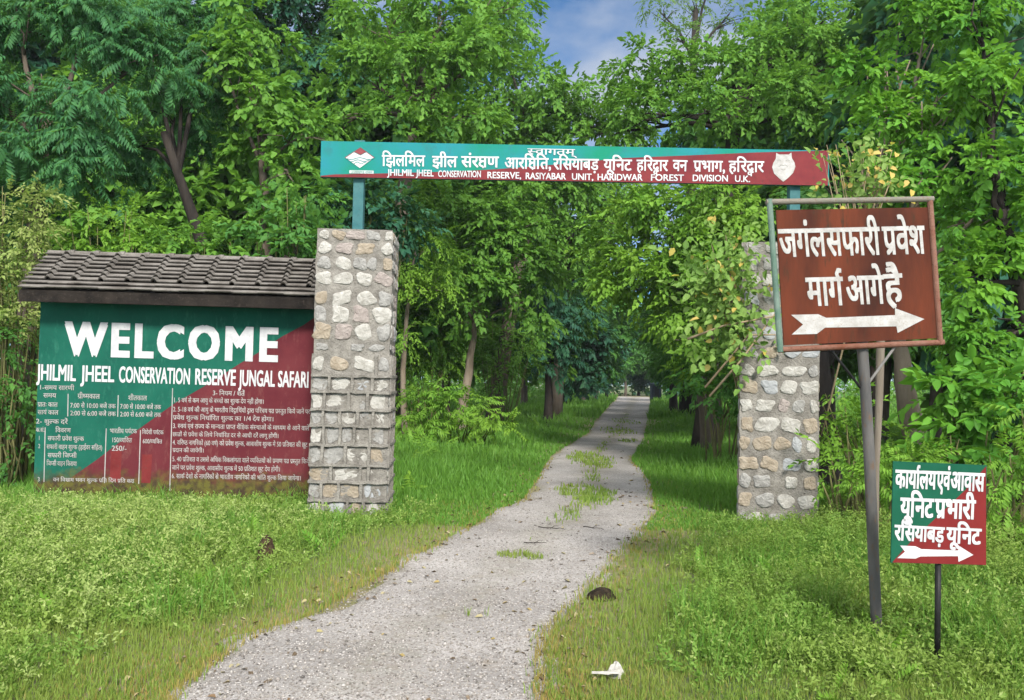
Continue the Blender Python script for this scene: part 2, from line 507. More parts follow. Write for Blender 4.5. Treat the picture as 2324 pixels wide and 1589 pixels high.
def build_ground():
    ys = np.concatenate([np.linspace(-8, 2, 12), np.linspace(2.4, 16, 70), np.linspace(16.5, 60, 60), np.linspace(64, 140, 24), [200, 400, 900]])
    xs = np.concatenate([[-900, -300, -120], np.linspace(-60, -12, 26), np.linspace(-11.5, 11.5, 110), np.linspace(12, 60, 26), [120, 300, 900]])
    X, Y = np.meshgrid(xs, ys)
    Z = gz(X, Y)
    V = np.stack([X, Y, Z], -1).reshape(-1, 3)
    nx = len(xs)
    i = np.arange(len(ys) - 1)[:, None] * nx + np.arange(nx - 1)[None, :]
    Fc = np.stack([i, i + 1, i + nx + 1, i + nx], -1).reshape(-1, 4)
    o = np_mesh('ground', V, Fc, M['ground'], smooth=True)
    at_ = o.data.attributes.new('verge', 'FLOAT', 'POINT')
    at_.data.foreach_set('value', (1 - np.clip(edge_dist(V[:, 0], V[:, 1]) / .9, 0, 1)).astype(np.float32))
    tag(o, kind='structure')
    # path sheet, its edges ragged
    ys = np.concatenate([np.linspace(-6, 3, 20), np.linspace(3.1, 12, 260), np.linspace(12.1, 40, 240), np.linspace(40.5, 108, 70)])
    nu = 22
    rows = []
    for y in ys:
        a, b = xl(y), xr(y)
        if y < 11: a, b = a - .11, b + .09
        s = 1.0 if y < 20 else 0.7
        a = a + s * (0.34 * (fbm(y * 1.3, 3.1, 11) - 0.47) + 0.30 * (fbm(y * 5, 9.7, 12) - 0.47))
        b = b + s * (0.34 * (fbm(y * 1.3, 23.1, 13) - 0.47) + 0.30 * (fbm(y * 5, 19.7, 14) - 0.47))
        for k in range(nu):
            u = k / (nu - 1)
            rows.append((a + (b - a) * u, y))
    A = np.array(rows)
    z = 0.012 + 0.03 * (fbm(A[:, 0] * 0.9, A[:, 1] * 0.9, 21) - 0.47)
    U = np.tile(np.linspace(0, 1, nu), len(ys))
    z = np.where((U < 0.03) | (U > 0.97), -0.02, np.maximum(z, 0.004))
    V = np.column_stack([A, z])
    i = np.arange(len(ys) - 1)[:, None] * nu + np.arange(nu - 1)[None, :]
    Fc = np.stack([i, i + 1, i + nu + 1, i + nu], -1).reshape(-1, 4)
    o = np_mesh('path', V, Fc, M['path'], smooth=True)
    mid = np.exp(-((U - .5) / .12) ** 2) * (0.35 + .4 * np.clip((A[:, 1] - 7) / 8, 0, 1)) + np.clip((np.abs(U - .5) - .40) / .1, 0, 1) * .8
    at_ = o.data.attributes.new('unworn', 'FLOAT', 'POINT')
    at_.data.foreach_set('value', mid.astype(np.float32))
    tag(o, kind='structure')


build_ground()


def pz(x, y): return 0.012 + 0.03 * (fbm(np.asarray(x) * 0.9, np.asarray(y) * 0.9, 21) - 0.47)


# ------------------------------------------------------------------ lettering
_tc = bpy.data.curves.new('glyph_source', 'FONT')
_to = bpy.data.objects.new('glyph_source', _tc)
C.objects.link(_to)
_cache = {}
_adv = {}


def raw_glyph(ch, bold=0.0):
    key = ch
    if key not in _cache:
        _tc.resolution_u = 3
        _tc.body = ch
        bpy.context.view_layer.update()
        ev = _to.evaluated_get(bpy.context.evaluated_depsgraph_get())
        me = ev.to_mesh()
        vs = [(v.co.x, v.co.y) for v in me.vertices]
        fs = [tuple(p.vertices) for p in me.polygons]
        ev.to_mesh_clear()
        _cache[key] = (vs, fs)
    return _cache[key]


def advance(ch):
    if ch not in _adv:
        if ch == ' ':
            _adv[ch] = 0.27
        else:
            a, _ = raw_glyph(ch + '।', 0.0)
            b, _ = raw_glyph('।', 0.0)
            _adv[ch] = max(p[0] for p in a) - max(p[0] for p in b)
    return _adv[ch]


def clip(vs, fs, ax, lim, keep_less=True):
    bm = bmesh.new()
    bv = [bm.verts.new((p[0], p[1], 0)) for p in vs]
    for f in fs:
        try: bm.faces.new([bv[i] for i in f])
        except ValueError: pass
    pco = (lim, 0, 0) if ax == 0 else (0, lim, 0)
    pno = (1, 0, 0) if ax == 0 else (0, 1, 0)
    bmesh.ops.bisect_plane(bm, geom=bm.verts[:] + bm.edges[:] + bm.faces[:], plane_co=pco, plane_no=pno, clear_outer=keep_less, clear_inner=not keep_less)
    bm.verts.index_update()
    r = [(v.co.x, v.co.y) for v in bm.verts], [tuple(v.index for v in f.verts) for f in bm.faces]
    bm.free()
    return r


def stroke(pts, wd):
    """polyline brush stroke as quads"""
    vs, fs = [], []
    n = len(pts)
    for i, p in enumerate(pts):
        a, b = pts[max(i - 1, 0)], pts[min(i + 1, n - 1)]
        dx, dy = b[0] - a[0], b[1] - a[1]
        l = math.hypot(dx, dy) or 1
        vs += [(p[0] - dy / l * wd / 2, p[1] + dx / l * wd / 2), (p[0] + dy / l * wd / 2, p[1] - dx / l * wd / 2)]
    for i in range(n - 1):
        fs.append((2 * i, 2 * i + 1, 2 * i + 3, 2 * i + 2))
    return vs, fs


STEMLESS = set('कटठडढदहरछफङ')
CONS = set(chr(c) for c in range(0x915, 0x93a))
MATRA = set('ािीुूृेैोौ')
SIGNS = set('ंँः')
VIR = '\u094d'
NUK = '\u093c'


def layout(text, bold, track=0.0):
    """glyph pieces (verts, faces) laid along +X with em size 1"""
    out = []
    x = [0.0]

    def put(g, dx=0.0, dy=0.0, sx=1.0, sy=1.0):
        vs, fs = g
        out.append(([(x[0] + dx + p[0] * sx, dy + p[1] * sy) for p in vs], fs))
    i, n = 0, len(text)
    sw = 0.085
    bold = 0.0
    while i < n:
        ch = text[i]
        if ch == ' ':
            x[0] += 0.27
            i += 1
            continue
        if ch not in CONS:
            put(raw_glyph(ch, bold))
            x[0] += advance(ch) + track
            i += 1
            # vowel letters may carry signs
            while i < n and text[i] in SIGNS:
                put(raw_glyph(text[i], bold))
                i += 1
            continue
        cl = []
        reph = False
        while i < n and text[i] in CONS:
            c = text[i]
            i += 1
            if i < n and text[i] == NUK:
                c += NUK
                i += 1
            if i < n and text[i] == VIR and i + 1 < n and text[i + 1] in CONS:
                cl.append(c)
                i += 1
                continue
            cl.append(c)
            break
        dead = False
        if i < n and text[i] == VIR:
            dead = True
            i += 1
        mats = []
        while i < n and (text[i] in MATRA or text[i] in SIGNS):
            mats.append(text[i])
            i += 1
        if len(cl) > 1 and cl[0] == 'र':
            reph = True
            cl = cl[1:]
        if 'ि' in mats:
            put(raw_glyph('ि', bold))
            x[0] += 0.31
        x_start = x[0]
        k = 0
        while k < len(cl):
            c = cl[k]
            nxt = cl[k + 1] if k + 1 < len(cl) else None
            if c == 'क' and nxt == 'ष':
                put(clip(*raw_glyph('ष', bold), 0, 0.578 - 0.18 - bold, False), dx=-0.02)
                put(stroke([(-0.01, 0.585), (0.46, 0.585)], 0.075 + 2 * bold))
                put(stroke([(0.20, 0.60), (0.09, 0.52), (0.09, 0.43), (0.18, 0.36), (0.40, 0.35)], sw))
                put(stroke([(0.24, 0.35), (0.10, 0.27), (0.07, 0.17), (0.15, 0.09), (0.26, 0.06), (0.32, -0.03)], sw * 0.9))
                x[0] += 0.558
                k += 2
                continue
            if nxt == 'र':
                put(raw_glyph(c[0], bold))
                a = advance(c[0])
                if c[0] in STEMLESS and c[0] != 'क':
                    put(stroke([(a * 0.35, -0.12), (a * 0.55, -0.04), (a * 0.75, -0.12)], sw * 0.8))
                else:
                    sx = a - 0.14
                    put(stroke([(sx, 0.20), (sx - 0.14, 0.10), (sx - 0.27, 0.02)], sw * 0.85))
                x[0] += a
                k += 2
                continue
            if nxt is not None:
                a = advance(c[0])
                if c[0] in STEMLESS:
                    if c[0] == 'द':
                        put(raw_glyph('द', bold))
                        put(clip(*raw_glyph(nxt[0], bold), 1, 0.55), dx=0.06, dy=-0.24, sx=0.62, sy=0.55)
                        x[0] += a
                        k += 2
                        continue
                    g = clip(*raw_glyph(c[0], bold), 0, a * 0.8)
                    put(g)
                    x[0] += a * 0.8
                else:
                    put(clip(*raw_glyph(c[0], bold), 0, a - 0.17 - bold))
                    x[0] += a - 0.17 - bold
                k += 1
                continue
            put(raw_glyph(c[0], bold))
            x[0] += advance(c[0])
            if len(c) > 1: put(raw_glyph(NUK, bold))
            k += 1
        if dead: put(raw_glyph(VIR, bold))
        for m_ in mats:
            if m_ == 'ि': continue
            put(raw_glyph(m_, bold))
            x[0] += advance(m_)
        if reph:
            put(stroke([(-0.13, 0.60), (-0.19, 0.70), (-0.12, 0.79), (-0.02, 0.77)], sw * 0.85))
    return out, x[0]


def lettering(mb, text, p0, p1, h, plane, em=0.62, bold=0.02, lift=0.004, mi=0, slant=(0, 0), fit=True, track=0.0):
    """text from baseline pixel p0 to p1, h = pixel height of the letter body; plane = (point, normal toward camera)"""
    pieces, wdt = layout(text, bold, track)
    wdt -= track
    bx, by = p1[0] - p0[0], p1[1] - p0[1]
    L = math.hypot(bx, by)
    ux, uy = bx / L, by / L
    sy = h / em
    sx = L / wdt if fit else sy
    vx, vy = (slant if slant != (0, 0) else (uy, -ux))
    pt, nn = plane
    # brush weight: the same outline laid again, a little to each side
    shifts = [(0, 0)] if bold < 0.008 else [(-bold, 0), (bold, 0)] if bold < 0.016 else [(-bold, -bold * .6), (bold, -bold * .6), (bold, bold * .6), (-bold, bold * .6), (0, 0)]
    kk = 0
    for k, (vs0, fs) in enumerate(pieces):
      for si, (ax_, ay_) in enumerate(shifts):
        kk += 1
        vs = [(v[0] + ax_, v[1] + ay_) for v in vs0]
        q = pt + nn * (lift + 0.00022 * (kk % 11))
        mb.add([at_plane(p0[0] + ux * v[0] * sx + vx * v[1] * sy, p0[1] + uy * v[0] * sx + vy * v[1] * sy, q, nn) for v in vs], fs, mi)


def px_poly(mb, pts, plane, lift=0.004, mi=0):
    pt, nn = plane
    q = pt + nn * lift
    mb.add([at_plane(a, b, q, nn) for a, b in pts], [tuple(range(len(pts)))], mi)


def px_line(mb, pts, wd, plane, lift=0.004, mi=0):
    vs, fs = stroke(pts, wd)
    pt, nn = plane
    q = pt + nn * lift
    mb.add([at_plane(a, b, q, nn) for a, b in vs], fs, mi)


FRONT = Vector((0, -1, 0))
#PART2
# ------------------------------------------------------------------ stone gate pillars
def face_grid(mb, o, ex, ez, wx, wz, nx, nz, amp, seed, mi=0):
    """noisy wall sheet from corner o along unit vectors ex (length wx) and ez (length wz)"""
    n = ex.cross(ez)
    vs, fs = [], []
    for j in range(nz + 1):
        for i in range(nx + 1):
            p = o + ex * (wx * i / nx) + ez * (wz * j / nz)
            q = (fbm(p.x * 7 + p.y * 5, p.z * 7 + p.y * 3, seed) - 0.47) * 2 * amp
            r = (fbm(p.y * 7 + p.z * 4, p.x * 7 - p.z * 3, seed + 5) - 0.47) * 2 * amp
            vs.append(p + Vector((q, r, 0)))
    for j in range(nz):
        for i in range(nx):
            a = j * (nx + 1) + i
            fs.append((a, a + 1, a + nx + 2, a + nx + 1))
    mb.add(vs, fs, mi)


def stone_blob(mb, o, ex, ez, a, b, depth, mi, rng, sq=3.2):
    """rounded field stone bedded in a wall: o on the wall, ex / ez in its plane"""
    n = ex.cross(ez)
    N = 18
    ph = [rng.uniform(0, 6.28) for _ in range(3)]
    am = [rng.uniform(0.02, 0.13) for _ in range(3)]
    rot = rng.uniform(-0.25, 0.25)
    vs = []
    for ri, (rr, dd) in enumerate([(1.0, -0.35), (0.99, 0.25), (0.88, 0.72), (0.6, 0.95)]):
        for k in range(N):
            th = 2 * pi * k / N
            c_, s_ = cos(th), sin(th)
            rad = (abs(c_) ** sq + abs(s_) ** sq) ** (-1 / sq)
            rad *= 1 + sum(am[m] * sin((m + 2) * th + ph[m]) for m in range(3))
            x, z = rad * c_ * a * rr, rad * s_ * b * rr
            x, z = x * cos(rot) - z * sin(rot), x * sin(rot) + z * cos(rot)
            vs.append(o + ex * x + ez * z + n * (depth * dd + rng.uniform(-.0045, .0045)))
    vs.append(o + n * depth)
    fs = []
    for r in range(3):
        for k in range(N):
            k2 = (k + 1) % N
            fs.append((r * N + k, r * N + k2, (r + 1) * N + k2, (r + 1) * N + k))
    for k in range(N):
        fs.append((3 * N + k, 3 * N + (k + 1) % N, 4 * N))
    mb.add(vs, fs, mi)


STN = dict(w=1, t=2, g=3, p=4, b=5)
PIL_MATS = ['mortar', 'stone_white', 'stone_tan', 'stone_grey', 'stone_pink', 'stone_blue']


def pillar(label, base, yaw, wdt, dep, hgt, rows, ribs, seed, zoom):
    """rows: (y, [(x0, x1, kind, h)...]) read off an enlarged view; zoom maps that view to wall u, z"""
    rng = random.Random(seed)
    root = thing('stone_pillar', label, 'pillar', base, 'stone gate pillars')
    R = Matrix.Rotation(yaw, 3, 'Z')
    ex, ey, ez = R @ Vector((1, 0, 0)), R @ Vector((0, 1, 0)), Vector((0, 0, 1))
    o = Vector(base) - ez * 0.15
    mb = MB()
    H = hgt + 0.15
    c00, c10 = o - ex * wdt / 2, o + ex * wdt / 2
    c01, c11 = c00 + ey * dep, c10 + ey * dep
    nz = 90
    face_grid(mb, c00, ex, ez, wdt, H, 24, nz, 0.016, seed)
    face_grid(mb, c10, ey, ez, dep, H, 24, nz, 0.016, seed)
    face_grid(mb, c11, -ex, ez, wdt, H, 24, nz, 0.016, seed)
    face_grid(mb, c01, -ey, ez, dep, H, 24, nz, 0.016, seed)
    face_grid(mb, c00 + ez * H, ex, ey, wdt, dep, 24, 24, 0.016, seed)
    zl, zr, zt, zb = zoom            # left x, right x (at mid height), top y, bottom y of the enlarged view

    def uz(x, y): return (x - zl) / (zr - zl) * wdt - wdt / 2, (zb - y) / (zb - zt) * hgt
    sc = hgt / (zb - zt)
    for y, cells in rows:
        for x0, x1, k, h in cells:
            u, z = uz((x0 + x1) / 2, y)
            a = (x1 - x0) / (zr - zl) * wdt / 2
            recess = -0.004 if any(r0 < y < r1 for r0, r1 in ribs.get('span', [])) else 0.012
            a = min(a, wdt / 2 - abs(u) + 0.004)
            stone_blob(mb, Vector(base) + ex * u + ez * z, ex, ez, a * 1.06, h * sc / 2 * 1.05, 0.006 + recess, STN[k], rng)
    # the other three faces: coursed stones of the same kind
    for fo, fx, L in ((c10, ey, dep), (c11, -ex, wdt), (c01, -ey, dep)):
        for y, cells in rows:
            _, z = uz(0, y)
            x = 0.03
            hh = sum(c[3] for c in cells) / len(cells)
            while x < L - 0.08:
                a = rng.uniform(0.055, 0.1)
                if x + 2 * a > L - 0.02: break
                stone_blob(mb, fo + ez * (z + 0.15) + fx * (x + a), fx, ez, a, hh * sc / 2 * rng.uniform(.85, 1.05), rng.uniform(0.008, 0.017), rng.choice([1, 1, 2, 3, 3, 4, 5]), rng)
                x += 2 * a + rng.uniform(0.02, 0.06)
    # raised pointing between the lower courses
    t = 0.015

    def rib(p, q, axis, nrm, w_=t, d_=0.042):
        """square-section bead of mortar from p to q, proud of the wall along nrm"""
        side = (q - p).normalized().cross(nrm)
        n_ = max(2, int((q - p).length / 0.07))
        vs, fs = [], []
        for i in range(n_ + 1):
            c_ = p + (q - p) * (i / n_) + side * rng.uniform(-.006, .006)
            ww, dd = w_ * rng.uniform(.8, 1.2), d_ * rng.uniform(.85, 1.1)
            vs += [c_ - side * ww * 1.2 - nrm * 0.02, c_ - side * ww + nrm * dd, c_ + side * ww + nrm * dd, c_ + side * ww * 1.2 - nrm * 0.02]
            if i:
                b_ = 4 * i
                for k in range(3): fs.append((b_ - 4 + k, b_ - 3 + k, b_ + 1 + k, b_ + k))
        fs += [(0, 1, 2, 3), (4 * n_ + 3, 4 * n_ + 2, 4 * n_ + 1, 4 * n_)]
        mb.add(vs, fs, 0)
    hl = ribs.get('h', [])
    for y in hl:
        _, z = uz(0, y)
        p = Vector(base) + ez * z
        rib(p - ex * (wdt / 2 + .008), p + ex * (wdt / 2 + .012), ex, -ey)
        rib(p + ex * wdt / 2, p + ex * wdt / 2 + ey * dep, ey, ex, d_=0.028)
        rib(p - ex * wdt / 2, p - ex * wdt / 2 + ey * dep, ey, -ex, d_=0.022)
    for (y0, y1, xs) in ribs.get('v', []):
        for x in xs:
            u, z0 = uz(x, y0)
            _, z1 = uz(x, y1)
            p = Vector(base) + ex * u
            rib(p + ez * z0, p + ez * z1, ez, -ey, d_=0.0395)
        for q in (0.06, 0.30, 0.52, 0.76):
            p = Vector(base) + ex * wdt / 2 + ey * dep * (q + rng.uniform(-.05, .05))
            _, z0 = uz(0, y0)
            _, z1 = uz(0, y1)
            rib(p + ez * z0, p + ez * z1, ez, ex, d_=0.026)
            p = p - ex * wdt
            rib(p + ez * z0, p + ez * z1, ez, -ex, d_=0.020)
    mb.build('masonry', [M[k] for k in PIL_MATS], root, smooth=False)
    return root


def rowz(y, h, *cells): return (y, [(a, b, k, h) for a, b, k in cells])


L_ROWS = [
    rowz(62, 46, (65, 108, 'w'), (128, 190, 't'), (200, 290, 'p'), (300, 368, 'g'), (388, 440, 'w')),
    rowz(130, 56, (58, 122, 'w'), (150, 230, 'p'), (250, 338, 't'), (372, 440, 'w')),
    rowz(207, 60, (58, 122, 'g'), (150, 225, 'w'), (238, 303, 'g'), (308, 355, 'g'), (380, 440, 't')),
    rowz(285, 62, (52, 130, 'w'), (145, 232, 'w'), (255, 332, 'w'), (345, 438, 'p')),
    rowz(385, 66, (52, 108, 't'), (135, 230, 'w'), (262, 352, 'w'), (365, 436, 'g')),
    rowz(468, 80, (50, 105, 'g'), (135, 220, 'w'), (240, 322, 'p'), (342, 434, 'w')),
    rowz(556, 80, (45, 133, 't'), (155, 235, 'p'), (258, 335, 'w'), (368, 430, 'g')),
    rowz(635, 34, (60, 120, 'g'), (235, 300, 'g'), (330, 400, 'g')),
    rowz(720, 66, (48, 100, 'w'), (135, 220, 't'), (255, 355, 'w'), (375, 428, 'g')),
    rowz(820, 58, (48, 122, 'g'), (147, 235, 'w'), (262, 335, 'b'), (362, 418, 'w')),
    rowz(908, 74, (48, 100, 'w'), (130, 220, 'w'), (246, 318, 'g'), (342, 416, 'w')),
    rowz(990, 60, (48, 98, 'g'), (118, 180, 'g'), (200, 268, 'w'), (292, 345, 'g'), (368, 412, 'w')),
    rowz(1080, 76, (48, 97, 'w'), (130, 185, 'g'), (205, 252, 'g'), (275, 332, 'w'), (356, 410, 'g')),
    rowz(1180, 76, (46, 97, 'g'), (117, 212, 'g'), (234, 328, 'w'), (350, 406, 't')),
    rowz(1275, 58, (45, 140, 't'), (170, 290, 'w'), (308, 330, 'g'), (350, 402, 'w')),
    rowz(1360, 66, (45, 100, 'g'), (117, 185, 't'), (205, 290, 't'), (320, 398, 'b')),
    rowz(1455, 66, (50, 100, 'w'), (145, 222, 'b'), (260, 305, 't'), (340, 392, 'w')),
]
L_HL = [780, 862, 952, 1032, 1130, 1232, 1316, 1408]
L_VL = [(670, 780, [368]), (780, 862, [133, 248, 350]), (862, 952, [113, 233, 330]), (952, 1032, [107, 190, 280, 356]), (1032, 1130, [113, 194, 264, 344]),
        (1130, 1232, [106, 222, 340]), (1232, 1316, [154, 299, 340]), (1316, 1408, [108, 195, 305]), (1408, 1480, [120, 240, 322])]
pb = at(788, 1172, 10.0)
pillar('stone pillar with raised mortar grid on its lower half, beside the WELCOME wall', (pb.x, 10.0, 0), radians(3), 0.86, 0.84, 3.26,
       L_ROWS, dict(span=[(780, 1410)], h=L_HL, v=L_VL), 3, (48, 432, 30, 1490))
R_ROWS = [
    rowz(110, 55, (120, 200, 'g'), (225, 300, 'w'), (330, 400, 't'), (420, 488, 'w')),
    rowz(190, 62, (118, 180, 'w'), (210, 290, 'g'), (315, 390, 'w'), (410, 488, 'g')),
    rowz(275, 60, (116, 190, 'w'), (205, 280, 'w'), (310, 395, 'p'), (420, 486, 'w')),
    rowz(365, 66, (116, 185, 'b'), (215, 290, 'g'), (320, 400, 'w'), (420, 486, 't')),
    rowz(455, 60, (115, 190, 'g'), (220, 290, 'w'), (325, 395, 'g'), (415, 486, 'w')),
    rowz(548, 60, (112, 180, 'g'), (210, 275, 'b'), (300, 380, 'g'), (410, 486, 'w')),
    rowz(645, 55, (112, 185, 'g'), (210, 290, 't'), (325, 390, 'b'), (415, 484, 'b')),
    rowz(740, 52, (110, 172, 'w'), (192, 285, 'w'), (315, 418, 'w'), (436, 484, 'g')),
    rowz(822, 66, (108, 188, 't'), (210, 288, 'b'), (305, 380, 'w'), (402, 484, 'w')),
    rowz(918, 60, (105, 160, 'w'), (182, 268, 'w'), (290, 345, 'p'), (360, 420, 'g'), (446, 482, 'w')),
    rowz(1015, 74, (112, 165, 't'), (182, 290, 'w'), (307, 398, 'w'), (415, 482, 't')),
    rowz(1112, 68, (102, 148, 't'), (170, 258, 't'), (275, 345, 't'), (360, 408, 'b'), (428, 482, 'w')),
    rowz(1215, 66, (102, 190, 't'), (210, 290, 't'), (320, 402, 'b'), (425, 480, 'w')),
    rowz(1305, 62, (102, 160, 'g'), (175, 255, 'g'), (330, 385, 'w'), (418, 478, 't')),
    rowz(1400, 68, (100, 162, 't'), (188, 275, 'g'), (297, 370, 'w'), (395, 478, 'w')),
    rowz(1492, 55, (110, 140, 'g'), (152, 222, 'w'), (250, 320, 'g'), (390, 470, 't')),
]
pr_ = at(1765, 1187, 10.0)
pillar('stone pillar of rounded pale rocks, upper half hidden by vines and the brown sign', (pr_.x, 10.0, 0), radians(-14), 0.86, 0.84, 3.22,
       R_ROWS, {}, 5, (100, 488, 75, 1525))

# ------------------------------------------------------------------ arch sign over the path
PLA = (Vector((0, 10.28, 0)), FRONT)
Ya = 10.28
lp = at(815, 460, 10.42)
rp_ = at(1800, 440, 10.42)
arch = thing('arch_sign', 'long teal and maroon name board spanning the path on two posts between the stone pillars', 'sign', (lp.x, 10.42, 3.2))
tl, tr, br, bl = at(729, 320, Ya), at(1880, 342, Ya), at(1882, 421, Ya), at(727, 401, Ya)
dy = Vector((0, 0.06, 0))
mb = MB()
mb.add([tl, tr, br, bl, tl + dy, tr + dy, br + dy, bl + dy], [(3, 2, 1, 0), (4, 5, 6, 7), (0, 1, 5, 4), (1, 2, 6, 5), (2, 3, 7, 6), (3, 0, 4, 7)])
mb.build('board', M['teal'], arch)
mb = MB()
bnd = [(728, 399), (760, 396), (900, 393), (1040, 389), (1130, 384), (1280, 372), (1412, 359), (1560, 353), (1720, 346), (1879, 341.5)]
low = [(x, 401 + (x - 727) / (1882 - 727) * 20 + 0.3) for x, _ in bnd]
for a in range(len(bnd) - 1):
    px_poly(mb, [bnd[a], bnd[a + 1], low[a + 1], low[a]], PLA, 0.003)
mb.build('maroon_band', M['maroon'], arch)
for p in (lp, rp_):
    mb = MB()
    mb.box((p.x - 0.062, 10.345, 3.12), (p.x + 0.062, 10.465, 4.38 if p is lp else 4.3))
    mb.build('post', M['post_teal'], arch, bevel=0.006)
mb = MB()
for t_, x0, x1, y in [('झिलमिल', 867, 964, 377), ('झील', 981, 1037, 379), ('संरक्षण', 1047, 1131, 379.5), ('आरक्षिति,', 1145, 1251, 383), ('रसियाबड़', 1256, 1358, 385),
                      ('यूनिट', 1370, 1433, 386.5), ('हरिद्वार', 1445, 1515, 387.5), ('वन', 1527, 1559, 388), ('प्रभाग,', 1574, 1646, 389.5), ('हरिद्वार', 1654, 1733, 390)]:
    lettering(mb, t_, (x0, y - .4), (x1, y + .6), 24, PLA, bold=0.022, lift=0.007)
lettering(mb, 'स्वागतम्', (1197, 350.5), (1304, 352.5), 13.5, PLA, bold=0.012, lift=0.010)
mb.build('main_lettering', M['white'], arch)
mb = MB()
for t_, x0, x1, y in [('JHILMIL', 880, 939, 399), ('JHEEL', 945, 984, 400), ('CONSERVATION', 994, 1092, 402), ('RESERVE,', 1105, 1183, 405), ('RASIYABAR', 1192, 1284, 407), ('UNIT,', 1297, 1347, 408.5),
                      ('HARIDWAR', 1355, 1458, 409.5), ('FOREST', 1476, 1552, 410.5), ('DIVISION', 1571, 1653, 411.5), ('U.K.', 1667, 1703, 413)]:
    lettering(mb, t_, (x0, y - .5), (x1, y + .5), 14.5, PLA, em=0.69, bold=0.02, lift=0.007)
mb.build('english_lettering', M['white'], arch)
em = MB()
px_poly(em, [(784, 358), (803, 345.5), (818, 353), (833, 345), (848.5, 358), (816.5, 381.5)], PLA, 0.007, 0)
px_poly(em, [(804, 344.5), (818, 336.5), (832, 344), (818, 351.5)], PLA, 0.007, 1)
px_line(em, [(783, 358), (818, 335.5), (849.5, 358)], 1.6, PLA, 0.0085, 1)
for k, yy in enumerate((360, 365, 370)):
    sp = 30 - k * 8
    px_line(em, [(817 - sp + q * sp / 4, yy + 2.2 * sin(q * 1.2 + k)) for q in range(9)], 1.5, PLA, 0.0088, 2)
px_poly(em, [(793, 386.5), (848, 387.5), (848, 394.5), (793, 393.5)], PLA, 0.0065, 0)
lettering(em, 'उत्तराखण्ड शासन', (796, 393), (845, 394), 5.2, PLA, bold=0.01, lift=0.008, mi=2)
em.build('diamond_emblem', [M['white'], M['emblem_red'], M['teal']], arch)
em = MB()
sh = [(1745, 168), (1768, 182), (1845, 182), (1868, 166), (1872, 212), (1892, 245), (1900, 280), (1882, 330), (1845, 368), (1802, 402), (1760, 366), (1728, 335), (1712, 285), (1722, 248), (1742, 215)]
px_poly(em, [(1270.9 + .2812 * a, 299.6 + .2811 * b) for a, b in sh], PLA, 0.007, 0)
for pts in ([(1768, 282), (1785, 266), (1802, 272), (1818, 265), (1838, 280)], [(1785, 300), (1802, 308), (1820, 299)], [(1752, 232), (1770, 225), (1785, 232)], [(1822, 232), (1838, 225), (1856, 231)]):
    px_line(em, [(1270.9 + .2812 * a, 299.6 + .2811 * b) for a, b in pts], 1.5, PLA, 0.0085, 1)
em.build('shield_emblem', [M['offwhite'], M['stone_grey']], arch)

# ------------------------------------------------------------------ painted welcome wall with a tiled roof
YAW = radians(5)
wp = at(400, 900, 10.6)
wx, wn = Vector((cos(YAW), sin(YAW), 0)), Vector((sin(YAW), -cos(YAW), 0))
PLW = (wp, wn)
wall = thing('notice_wall', 'painted green and maroon WELCOME wall under a small dark tiled roof', 'notice wall', (wp.x, wp.y, 0))
xL = (at_plane(84, 900, wp, wn) - wp).dot(wx)
xR = (at_plane(722, 900, wp, wn) - wp).dot(wx)
W0 = Vector((wp.x, wp.y, 0))


def wl(x, y, z): return W0 + wx * x - wn * y + Vector((0, 0, z))


zw = 2.42
mb = MB()
vs = [wl(x, y, z) for z in (-0.15, zw) for x, y in ((xL, 0), (xR, 0), (xR, .3), (xL, .3))]
mb.add(vs, [(3, 2, 1, 0), (4, 5, 6, 7), (0, 1, 5, 4), (1, 2, 6, 5), (2, 3, 7, 6), (3, 0, 4, 7)])
# gable cheeks up to the ridge
gz_ = 2.98
for x in (xL, xR - 0.06):
    mb.add([wl(x, 0, zw), wl(x + .06, 0, zw), wl(x + .06, .3, zw), wl(x, .3, zw), wl(x, .15, gz_ - .12), wl(x + .06, .15, gz_ - .12)], [(0, 1, 5, 4), (3, 4, 5, 2), (0, 4, 3), (1, 2, 5)])


def board_mat(name, a, b, fine):
    m, t, out = new_mat(name)
    col = mixc(t, ramp(t, noise(t, 1.6, 6, 0.65), 0.35, 0.68), a, b)
    col = mixc(t, ramp(t, noise(t, 16, 5, 0.7, (1, 1, 0.35)), 0.54, 0.72), col, fine)
    # moss and splashed mud along the foot of the wall
    tcn = t.nodes.new('ShaderNodeTexCoord')
    sx = t.nodes.new('ShaderNodeSeparateXYZ')
    t.links.new(tcn.outputs['Object'], sx.inputs[0])
    ad = t.nodes.new('ShaderNodeMath')
    ad.operation = 'MULTIPLY_ADD'
    t.links.new(noise(t, 7, 6, 0.7), ad.inputs[0])
    ad.inputs[1].default_value = 0.5
    t.links.new(sx.outputs['Z'], ad.inputs[2])
    f = ramp(t, ad.outputs[0], 0.50, 0.68, (1, 1, 1), (0, 0, 0))
    col = mixc(t, f, col, mixc(t, ramp(t, noise(t, 12, 4), 0.4, 0.6), (0.035, 0.024, 0.014), (0.075, 0.07, 0.015)))
    pr = nd(t, 'ShaderNodeBsdfPrincipled', Roughness=0.8)
    pr.inputs['Specular IOR Level'].default_value = 0.12
    t.links.new(col, pr.inputs['Base Color'])
    bn = nd(t, 'ShaderNodeBump', Strength=0.15, Distance=0.01)
    t.links.new(noise(t, 40, 5, 0.6), bn.inputs['Height'])
    t.links.new(bn.outputs['Normal'], pr.inputs['Normal'])
    t.links.new(pr.outputs[0], out.inputs['Surface'])
    return m


